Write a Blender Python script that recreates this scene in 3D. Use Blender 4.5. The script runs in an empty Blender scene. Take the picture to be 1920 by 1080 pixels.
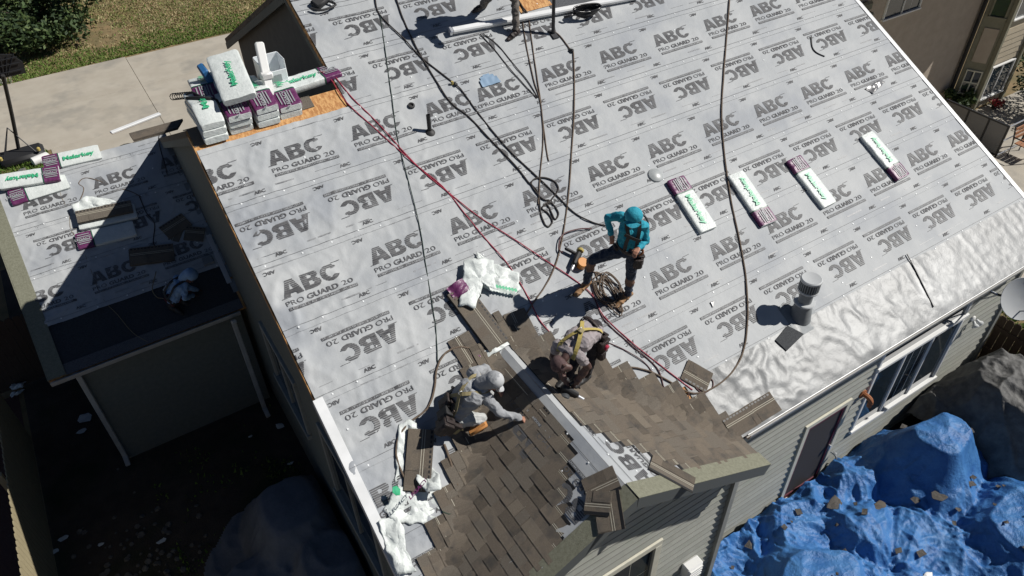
import bpy, bmesh, math, random
from mathutils import Vector, Matrix, noise
V = Vector
SC = bpy.context.scene
COL = SC.collection
# ---------------------------------------------------------------- camera, sky, sun, exposure
cam_data = bpy.data.cameras.new('camera')
cam = bpy.data.objects.new('camera', cam_data)
COL.objects.link(cam)
SC.camera = cam
cam.matrix_world = Matrix(((0.844326, 0.364217, -0.393014, -1.092580), (-0.535528, 0.548931, -0.641782, -3.848741), (-0.018010, 0.752343, 0.658525, 8.399820), (0, 0, 0, 1)))
cam_data.sensor_width = 36.0
cam_data.lens = 36.0 * 1420.180590 / 1920.0
cam_data.clip_start = 0.1
cam_data.clip_end = 600
SUN_AZ, SUN_EL = math.radians(112), math.radians(44.5)        # azimuth measured from +y towards +x
sun_dir = V((math.sin(SUN_AZ) * math.cos(SUN_EL), math.cos(SUN_AZ) * math.cos(SUN_EL), math.sin(SUN_EL)))
world = bpy.data.worlds.new('World')
SC.world = world
world.use_nodes = True
wn = world.node_tree.nodes
sky = wn.new('ShaderNodeTexSky')
sky.sky_type = 'NISHITA'
sky.sun_disc = False
sky.sun_elevation = SUN_EL
sky.sun_rotation = SUN_AZ
sky.altitude = 1800.0                       # thin mountain air: deep sky, dark shade
sky.air_density = 0.6
sky.dust_density = 0.3
bg = wn['Background']
bg.inputs[1].default_value = 0.05
world.node_tree.links.new(sky.outputs[0], bg.inputs[0])
ld = bpy.data.lights.new('sun', 'SUN')
ld.energy = 5.0
ld.angle = math.radians(0.5)
ld.color = (1.0, 0.965, 0.91)
sun = bpy.data.objects.new('sun', ld)
COL.objects.link(sun)
sun.rotation_euler = sun_dir.to_track_quat('Z', 'Y').to_euler()
SC.view_settings.view_transform = 'Standard'
SC.view_settings.look = 'None'
SC.view_settings.exposure = -0.08
SC.view_settings.gamma = 1.0
SC.view_settings.use_curve_mapping = False
SC.render.engine = 'CYCLES'
SC.cycles.use_denoising = True
SC.cycles.max_bounces = 6
rng = random.Random(7)
# ---------------------------------------------------------------- materials
def mat(name, col, rough=0.7, col2=None, scale=8.0, mix=1.0, bump=0.0, bscale=60.0, metal=0.0, spec=0.5, sharp=0.0, detail=6.0, col3=None, scale3=1.0, trans=0.0, emis=None, stretch=None):
    """procedural principled material: two colours mixed by noise, a third one in large patches, and noise relief"""
    m = bpy.data.materials.new(name)
    m.use_nodes = True
    nt = m.node_tree
    n, l = nt.nodes, nt.links
    p = n['Principled BSDF']
    p.inputs['Base Color'].default_value = (*col, 1)
    p.inputs['Roughness'].default_value = rough
    p.inputs['Metallic'].default_value = metal
    p.inputs['Specular IOR Level'].default_value = spec
    if trans:
        p.inputs['Transmission Weight'].default_value = trans
    tc = n.new('ShaderNodeTexCoord')
    vec = tc.outputs['Object']
    if stretch:
        mp = n.new('ShaderNodeMapping')
        mp.inputs['Scale'].default_value = stretch
        l.new(vec, mp.inputs[0])
        vec = mp.outputs[0]
    def nz(s, d=detail):
        t = n.new('ShaderNodeTexNoise')
        t.inputs['Scale'].default_value = s
        t.inputs['Detail'].default_value = d
        t.inputs['Roughness'].default_value = 0.6
        l.new(vec, t.inputs['Vector'])
        return t
    out = None
    if col2:
        t = nz(scale)
        r = n.new('ShaderNodeValToRGB')
        lo, hi = 0.35 + 0.14 * sharp, 0.65 - 0.14 * sharp
        r.color_ramp.elements[0].position = lo
        r.color_ramp.elements[1].position = hi
        r.color_ramp.elements[0].color = (*col, 1)
        c2 = [a + (b - a) * mix for a, b in zip(col, col2)]
        r.color_ramp.elements[1].color = (*c2, 1)
        l.new(t.outputs['Fac'], r.inputs[0])
        out = r.outputs[0]
        if col3:
            t3 = nz(scale3, 3.0)
            r3 = n.new('ShaderNodeValToRGB')
            r3.color_ramp.elements[0].position = 0.5
            r3.color_ramp.elements[1].position = 0.68
            l.new(t3.outputs['Fac'], r3.inputs[0])
            mx = n.new('ShaderNodeMixRGB')
            l.new(r3.outputs[0], mx.inputs[0])
            l.new(out, mx.inputs[1])
            mx.inputs[2].default_value = (*col3, 1)
            out = mx.outputs[0]
        l.new(out, p.inputs['Base Color'])
    if bump:
        t = nz(bscale, 5.0)
        b = n.new('ShaderNodeBump')
        b.inputs['Strength'].default_value = min(1.0, bump)
        b.inputs['Distance'].default_value = 0.02 * max(1.0, bump)
        l.new(t.outputs['Fac'], b.inputs['Height'])
        l.new(b.outputs[0], p.inputs['Normal'])
    if emis:
        p.inputs['Emission Color'].default_value = (*emis, 1)
        p.inputs['Emission Strength'].default_value = 1.0
    return m
M = dict(
    sheet=mat('underlayment_grey', (.385, .403, .416), .6, (.47, .484, .488), 1.1, bump=.4, bscale=6, col3=(.335, .355, .38), scale3=.9, spec=.3),
    ink=mat('underlayment_ink', (.09, .09, .094), .6, (.14, .14, .145), 6, spec=.3),
    ink_faint=mat('underlayment_faint_ink', (.22, .225, .23), .45, (.3, .3, .31), 14),
    capnail=mat('white_cap', (.85, .87, .87), .35),
    osb=mat('osb', (.44, .2, .065), .75, (.64, .36, .14), 26, bump=.5, bscale=30, sharp=.6, stretch=(1, .45, .45)),
    foil=mat('silver_membrane', (.215, .222, .226), .42, (.13, .135, .138), 1.3, bump=.4, bscale=4.5, metal=.07, col3=(.27, .278, .282), scale3=.9, spec=.3),
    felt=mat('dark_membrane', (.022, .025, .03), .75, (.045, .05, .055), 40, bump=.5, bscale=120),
    granule=mat('grey_granules', (.07, .075, .085), .9, (.14, .145, .155), 60, bump=.6, bscale=160),
    sh0=mat('shingle_weathered_brown', (.135, .110, .085), .92, (.175, .146, .115), 90, bump=.7, bscale=220, col3=(.10, .088, .075), scale3=5),
    sh1=mat('shingle_driftwood', (.16, .132, .1), .92, (.205, .17, .132), 90, bump=.7, bscale=220, col3=(.13, .113, .095), scale3=5),
    sh2=mat('shingle_dark_brown', (.105, .086, .067), .92, (.14, .116, .09), 90, bump=.7, bscale=220, col3=(.07, .063, .055), scale3=5),
    sh3=mat('shingle_tan', (.18, .15, .115), .92, (.225, .19, .147), 90, bump=.7, bscale=220, col3=(.155, .135, .11), scale3=5),
    scrapdark=mat('dark_scrap', (.06, .055, .05), .9, (.1, .09, .08), 40, bump=.5, bscale=90),
    sh4=mat('shingle_grey_brown', (.14, .12, .096), .92, (.185, .16, .13), 90, bump=.7, bscale=220),
    tar=mat('sealant_black', (.014, .014, .015), .5),
    chalk=mat('nail_line_paint', (.55, .52, .42), .8),
    olive=mat('olive_drip_metal', (.165, .165, .115), .7, (.225, .225, .165), 30, bump=.4, bscale=90),
    whitemetal=mat('white_metal', (.82, .83, .83), .35, (.72, .73, .73), 3),
    gutter=mat('gutter_paint', (.46, .46, .44), .4, (.38, .38, .365), 6),
    siding=mat('sage_siding', (.36, .365, .325), .75, (.41, .415, .37), 7, bump=.3, bscale=70, col3=(.36, .375, .32), scale3=2),
    siding_b=mat('sage_siding_b', (.34, .345, .308), .75, (.39, .395, .352), 7, bump=.3, bscale=70),
    siding_c=mat('sage_siding_c', (.38, .385, .343), .75, (.43, .435, .388), 7, bump=.3, bscale=70),
    siding_edge=mat('siding_board_edge', (.24, .243, .215), .85),
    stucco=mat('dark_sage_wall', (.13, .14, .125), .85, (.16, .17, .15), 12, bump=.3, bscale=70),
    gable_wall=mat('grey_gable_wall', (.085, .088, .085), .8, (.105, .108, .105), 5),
    trim=mat('grey_trim', (.25, .255, .235), .6, (.3, .305, .28), 8),
    soffit=mat('soffit_grey', (.1, .11, .11), .7),
    cream=mat('cream_frame', (.66, .64, .53), .5, (.58, .56, .46), 9),
    white=mat('white_vinyl', (.75, .75, .73), .45),
    glass=mat('window_glass', (.02, .03, .04), .04, spec=1.0),
    door_dark=mat('dark_screen_door', (.03, .028, .03), .8, (.045, .04, .042), 60),
    maroon=mat('maroon_frame', (.11, .02, .035), .5),
    plastic=mat('white_wrapper', (.7, .735, .715), .4, (.62, .66, .64), 12, bump=.45, bscale=22, spec=.35),
    purple=mat('purple_print', (.11, .02, .085), .38, (.16, .04, .125), 18, bump=.3, bscale=26),
    green=mat('green_print', (.05, .42, .2), .4, (.07, .5, .26), 18),
    darkgreen=mat('dark_green_print', (.01, .09, .05), .4),
    greyprint=mat('grey_print', (.32, .34, .35), .5),
    ropebrown=mat('brown_rope', (.13, .095, .07), .9, (.2, .15, .11), 90, bump=.6, bscale=200),
    ropeblack=mat('black_rope', (.035, .03, .028), .9, (.07, .06, .055), 120, bump=.6, bscale=200),
    ropegreen=mat('dark_green_cord', (.012, .035, .022), .7),
    ropetan=mat('tan_hose', (.3, .24, .14), .7, (.2, .16, .11), 40),
    hosered=mat('red_air_hose', (.45, .035, .075), .45, (.33, .022, .05), 30),
    hosedark=mat('dark_red_hose', (.085, .02, .022), .45),
    alu=mat('aluminium', (.75, .76, .78), .3, metal=.7),
    ventgrey=mat('galvanised_grey', (.22, .235, .245), .6, (.27, .285, .295), 12, metal=.1, spec=.25),
    ventwhite=mat('vent_cap_white', (.5, .515, .52), .45),
    ventdark=mat('vent_dark', (.06, .065, .07), .4),
    black=mat('black_rubber', (.02, .02, .021), .6),
    blackshine=mat('black_plastic', (.018, .018, .02), .25),
    leather=mat('dark_leather', (.018, .013, .012), .55, (.034, .022, .02), 40, bump=.4, bscale=60),
    orange=mat('orange_tool', (.62, .25, .04), .4),
    foam=mat('orange_foam', (.55, .25, .08), .8, (.45, .19, .05), 40),
    teal=mat('teal_fabric', (.012, .26, .36), .8, (.02, .33, .44), 14, bump=.8, bscale=16),
    denim=mat('dark_denim', (.022, .032, .055), .85, (.035, .048, .075), 30, bump=.7, bscale=20),
    brownpatch=mat('brown_patch', (.16, .09, .06), .85),
    greyshirt=mat('grey_shirt', (.27, .235, .24), .9, (.35, .315, .32), 14, bump=.8, bscale=16),
    lightgrey=mat('light_grey_cotton', (.27, .28, .295), .9, (.34, .35, .365), 14, bump=.9, bscale=18),
    lightcap=mat('pale_cap', (.46, .47, .48), .85, (.5, .51, .52), 20),
    palepants=mat('pale_work_trousers', (.58, .59, .58), .9, (.36, .37, .36), 9, bump=.9, bscale=18),
    darkpants=mat('dark_trousers', (.02, .018, .02), .9, (.035, .03, .032), 20, bump=.6, bscale=20),
    greypants=mat('grey_brown_trousers', (.13, .115, .1), .9, (.18, .16, .14), 16, bump=.8, bscale=18),
    palebluefab=mat('pale_blue_fabric', (.2, .33, .52), .9, (.24, .38, .58), 14, bump=.6, bscale=18),
    maroonfab=mat('maroon_fabric', (.1, .02, .025), .9),
    skin=mat('skin', (.36, .17, .11), .55, (.42, .21, .14), 16),
    skin2=mat('skin_dark', (.075, .04, .034), .55, (.1, .052, .044), 16),
    capbrown=mat('brown_cap', (.07, .042, .042), .85, (.13, .08, .078), 30),
    yellowweb=mat('yellow_webbing', (.5, .4, .12), .8, (.42, .33, .1), 60),
    olivetan=mat('tan_webbing', (.3, .25, .13), .85),
    tanboot=mat('tan_boot', (.3, .17, .08), .75),
    blue=mat('blue_tarp', (.03, .125, .35), .42, (.065, .2, .45), 3.5, bump=1.0, bscale=20, spec=.35),
    greytarp=mat('grey_tarp', (.075, .075, .075), .7, (.15, .148, .142), 5, bump=.9, bscale=14),
    palegrey=mat('pale_grey_tarp', (.13, .145, .17), .75, (.17, .185, .21), 5, bump=.4, bscale=16),
    concrete=mat('driveway_concrete', (.4, .36, .295), .85, (.46, .42, .35), 1.3, bump=.15, bscale=50, col3=(.33, .305, .26), scale3=.9),
    lawn=mat('lawn_soil', (.16, .13, .06), .95, (.26, .18, .09), 2.2, bump=.6, bscale=40),
    grass=mat('grass_blades', (.085, .165, .02), .8, (.14, .21, .035), 1.2),
    drygrass=mat('dry_grass_blades', (.5, .42, .24), .85, (.32, .27, .12), 1.2, col3=(.2, .22, .07), scale3=.8),
    baresoil=mat('bare_soil', (.3, .2, .11), .95, (.38, .27, .15), 6, bump=.6, bscale=40),
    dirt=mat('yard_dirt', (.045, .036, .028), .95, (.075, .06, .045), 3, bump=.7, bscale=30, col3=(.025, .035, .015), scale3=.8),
    bark=mat('bark', (.05, .038, .028), .9),
    leaf1=mat('dark_leaf', (.022, .045, .014), .7),
    leaf2=mat('mid_leaf', (.04, .075, .018), .7),
    leaf3=mat('pale_leaf', (.075, .11, .03), .7),
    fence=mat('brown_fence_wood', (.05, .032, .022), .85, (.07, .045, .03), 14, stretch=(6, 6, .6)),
    taupe=mat('taupe_stucco', (.42, .35, .28), .85, (.48, .41, .33), 3, bump=.2, bscale=80),
    oliveboard=mat('olive_trim_board', (.22, .21, .15), .8, (.26, .245, .18), 7),
    creamsiding=mat('cream_siding', (.43, .37, .27), .7, (.48, .415, .31), 6),
    redleaf=mat('red_flowers', (.3, .02, .025), .8),
    rust=mat('rust_brown', (.3, .11, .04), .7),
    wood=mat('orange_brown_wood', (.36, .16, .07), .6, (.28, .12, .05), 18, stretch=(1, 8, 8)),
    darkframe=mat('dark_metal_frame', (.015, .016, .02), .45),
    netgrey=mat('smoked_panel', (.16, .16, .165), .3),
    redroof=mat('red_brown_roof', (.075, .035, .028), .95, (.12, .06, .045), 50, bump=.7, bscale=90),
    creamstone=mat('cream_coping', (.42, .39, .27), .8, (.5, .46, .33), 20),
    bluelight=mat('pale_blue_sheet', (.22, .33, .46), .5),
    domegrey=mat('clouded_lid', (.33, .35, .35), .35, (.4, .42, .42), 12),
    binclear=mat('frosted_bin', (.8, .83, .85), .3),
    bluebox=mat('blue_box', (.03, .14, .34), .5),
    stone=mat('river_stone', (.09, .085, .075), .85, (.16, .15, .13), 12),
)
# ---------------------------------------------------------------- object helpers
def world_of(o):
    m = Matrix.Identity(4)
    while o is not None:
        loc = o.matrix_basis.copy()
        m = (o.matrix_parent_inverse @ loc if o.parent else loc) @ m
        o = o.parent
    return m
def adopt(o, parent):
    o.parent = parent
    o.matrix_parent_inverse = world_of(parent).inverted()
def tag(o, label=None, cat=None, group=None, kind=None):
    if label: o['label'] = label
    if cat: o['category'] = cat
    if group: o['group'] = group
    if kind: o['kind'] = kind
    return o
def empty(name, loc, label, cat, group=None):
    o = bpy.data.objects.new(name, None)
    COL.objects.link(o)
    o.empty_display_size = .2
    o.location = loc
    return tag(o, label, cat, group)
class MB:
    """collects shapes (world coordinates) and links them as one mesh object"""
    def __init__(s):
        s.v, s.f, s.m = [], [], []
    def add(s, vs, fs, mi=0):
        b = len(s.v)
        s.v += [tuple(v) for v in vs]
        s.f += [tuple(b + i for i in f) for f in fs]
        s.m += [mi] * len(fs)
    def box(s, c, size, ax=None, mi=0, bev=0.0):
        """box centred at c; ax = 3 unit vectors"""
        X, Y, Z = ax or (V((1, 0, 0)), V((0, 1, 0)), V((0, 0, 1)))
        hx, hy, hz = [d / 2 for d in size]
        c = V(c)
        if bev <= 0:
            vs = [c + X * (hx * a) + Y * (hy * b) + Z * (hz * e) for a in (-1, 1) for b in (-1, 1) for e in (-1, 1)]
            s.add(vs, [(0, 1, 3, 2), (4, 6, 7, 5), (0, 4, 5, 1), (2, 3, 7, 6), (0, 2, 6, 4), (1, 5, 7, 3)], mi)
            return
        bev = min(bev, hx * .9, hy * .9, hz * .9)
        vs, idx = [], {}
        for a in (-1, 1):
            for b in (-1, 1):
                for e in (-1, 1):
                    for k in range(3):
                        q = [hx - bev, hy - bev, hz - bev]
                        q[k] += bev
                        idx[(a, b, e, k)] = len(vs)
                        vs.append(c + X * (q[0] * a) + Y * (q[1] * b) + Z * (q[2] * e))
        fs = []
        for k in range(3):
            o1, o2 = (k + 1) % 3, (k + 2) % 3
            for sg in (-1, 1):
                loop = []
                for (p, q) in ((-1, -1), (1, -1), (1, 1), (-1, 1)):
                    t = [0, 0, 0]; t[k] = sg; t[o1] = p; t[o2] = q
                    loop.append(idx[(t[0], t[1], t[2], k)])
                fs.append(tuple(loop if sg > 0 else loop[::-1]))
        for k in range(3):
            o1, o2 = (k + 1) % 3, (k + 2) % 3
            for p in (-1, 1):
                for q in (-1, 1):
                    t = [0, 0, 0]; t[o1] = p; t[o2] = q
                    a = t[:]; a[k] = -1
                    b = t[:]; b[k] = 1
                    fs.append((idx[(*a, o1)], idx[(*b, o1)], idx[(*b, o2)], idx[(*a, o2)]))
        for a in (-1, 1):
            for b in (-1, 1):
                for e in (-1, 1):
                    fs.append((idx[(a, b, e, 0)], idx[(a, b, e, 1)], idx[(a, b, e, 2)]))
        s.add(vs, fs, mi)
    def tube(s, pts, r, n=6, mi=0, smooth=4, r2=None):
        P = spline(pts, smooth) if smooth else [V(p) for p in pts]
        rings, up = [], V((0, 0, 1))
        for i, p in enumerate(P):
            d = (P[min(i + 1, len(P) - 1)] - P[max(i - 1, 0)])
            d = d.normalized() if d.length > 1e-9 else V((1, 0, 0))
            a = d.cross(up)
            a = a.normalized() if a.length > .05 else d.cross(V((0, 1, 0))).normalized()
            b = a.cross(d)
            rr = r if r2 is None else r + (r2 - r) * i / max(1, len(P) - 1)
            rings.append([p + a * (rr * math.cos(2 * math.pi * j / n)) + b * (rr * math.sin(2 * math.pi * j / n)) for j in range(n)])
        vs = [q for rg in rings for q in rg]
        fs = [(i * n + j, i * n + (j + 1) % n, (i + 1) * n + (j + 1) % n, (i + 1) * n + j) for i in range(len(P) - 1) for j in range(n)]
        fs += [tuple(range(n)), tuple((len(P) - 1) * n + j for j in reversed(range(n)))]
        s.add(vs, fs, mi)
    def lathe(s, c, prof, axis=V((0, 0, 1)), n=20, mi=0, ref=None):
        axis = V(axis).normalized()
        a = axis.cross(ref or V((0.31, .9, .12))).normalized()
        b = axis.cross(a)
        vs = [V(c) + axis * h + a * (r * math.cos(2 * math.pi * j / n)) + b * (r * math.sin(2 * math.pi * j / n)) for r, h in prof for j in range(n)]
        k = len(prof)
        fs = [(i * n + j, i * n + (j + 1) % n, (i + 1) * n + (j + 1) % n, (i + 1) * n + j) for i in range(k - 1) for j in range(n)]
        fs += [tuple(reversed(range(n))), tuple((k - 1) * n + j for j in range(n))]
        s.add(vs, fs, mi)
    def prism(s, poly, off, mi=0):
        """polygon (world points) extruded by the vector off"""
        n = len(poly)
        P = [V(p) for p in poly]
        vs = P + [p + V(off) for p in P]
        fs = [tuple(range(n)), tuple(reversed(range(n, 2 * n)))] + [(i, n + i, n + (i + 1) % n, (i + 1) % n) for i in range(n)]
        s.add(vs, fs, mi)
    def grid(s, fn, nu, nv, mi=0, skip=None):
        b = len(s.v)
        for i in range(nu + 1):
            for j in range(nv + 1):
                s.v.append(tuple(fn(i / nu, j / nv)))
        for i in range(nu):
            for j in range(nv):
                if skip and skip((i + .5) / nu, (j + .5) / nv):
                    continue
                k = b + i * (nv + 1) + j
                s.f.append((k, k + nv + 1, k + nv + 2, k + 1))
                s.m.append(mi)
    def build(s, name, mats, parent=None, smooth=False, fix=True):
        me = bpy.data.meshes.new(name)
        me.from_pydata(s.v, [], s.f)
        for m in (mats if isinstance(mats, (list, tuple)) else [mats]):
            me.materials.append(M[m] if isinstance(m, str) else m)
        if any(s.m):
            me.polygons.foreach_set('material_index', s.m)
        if fix:
            bm = bmesh.new()
            bm.from_mesh(me)
            bmesh.ops.recalc_face_normals(bm, faces=bm.faces)
            bm.to_mesh(me)
            bm.free()
        if smooth:
            me.polygons.foreach_set('use_smooth', [True] * len(me.polygons))
            if smooth == 'auto':
                me.set_sharp_from_angle(angle=math.radians(40))
        me.update()
        o = bpy.data.objects.new(name, me)
        COL.objects.link(o)
        if parent is not None:
            adopt(o, parent)
        return o
def spline(pts, sub=4):
    P = [V(p) for p in pts]
    if len(P) < 3:
        return P
    out = []
    for i in range(len(P) - 1):
        p0, p1, p2, p3 = P[max(i - 1, 0)], P[i], P[i + 1], P[min(i + 2, len(P) - 1)]
        for k in range(sub):
            t = k / sub
            out.append(.5 * ((2 * p1) + (p2 - p0) * t + (2 * p0 - 5 * p1 + 4 * p2 - p3) * t * t + (3 * p1 - p0 - 3 * p2 + p3) * t ** 3))
    out.append(P[-1])
    return out
def nz(x, y, z=0.0):
    return noise.noise((x, y, z))
def ridged(x, y, z=0.0, p=3):
    return (1 - abs(noise.noise((x, y, z)))) ** p
def fnoise(x, y, z=0, o=4):
    return noise.fractal((x, y, z), 1.0, 2.0, o)
_txt = {}
def text_shape(body, size=1.0, bold=0.0, xs=1.0):
    """flat letter outlines of a word as (verts, faces), from the built-in font"""
    key = (body, size, bold, xs)
    if key not in _txt:
        cu = bpy.data.curves.new('word', 'FONT')
        cu.body = body
        cu.size = size
        cu.offset = bold
        cu.resolution_u = 3
        o = bpy.data.objects.new('word', cu)
        COL.objects.link(o)
        dg = bpy.context.evaluated_depsgraph_get()
        dg.update()
        me = bpy.data.meshes.new_from_object(o.evaluated_get(dg))
        vs = [(v.co.x * xs, v.co.y) for v in me.vertices]
        fs = [tuple(p.vertices) for p in me.polygons]
        bpy.data.objects.remove(o)
        bpy.data.curves.remove(cu)
        bpy.data.meshes.remove(me)
        _txt[key] = (vs, fs)
    return _txt[key]
def text_width(body, size, bold=0.0, xs=1.0):
    vs, _ = text_shape(body, size, bold, xs)
    return max(v[0] for v in vs)
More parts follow.
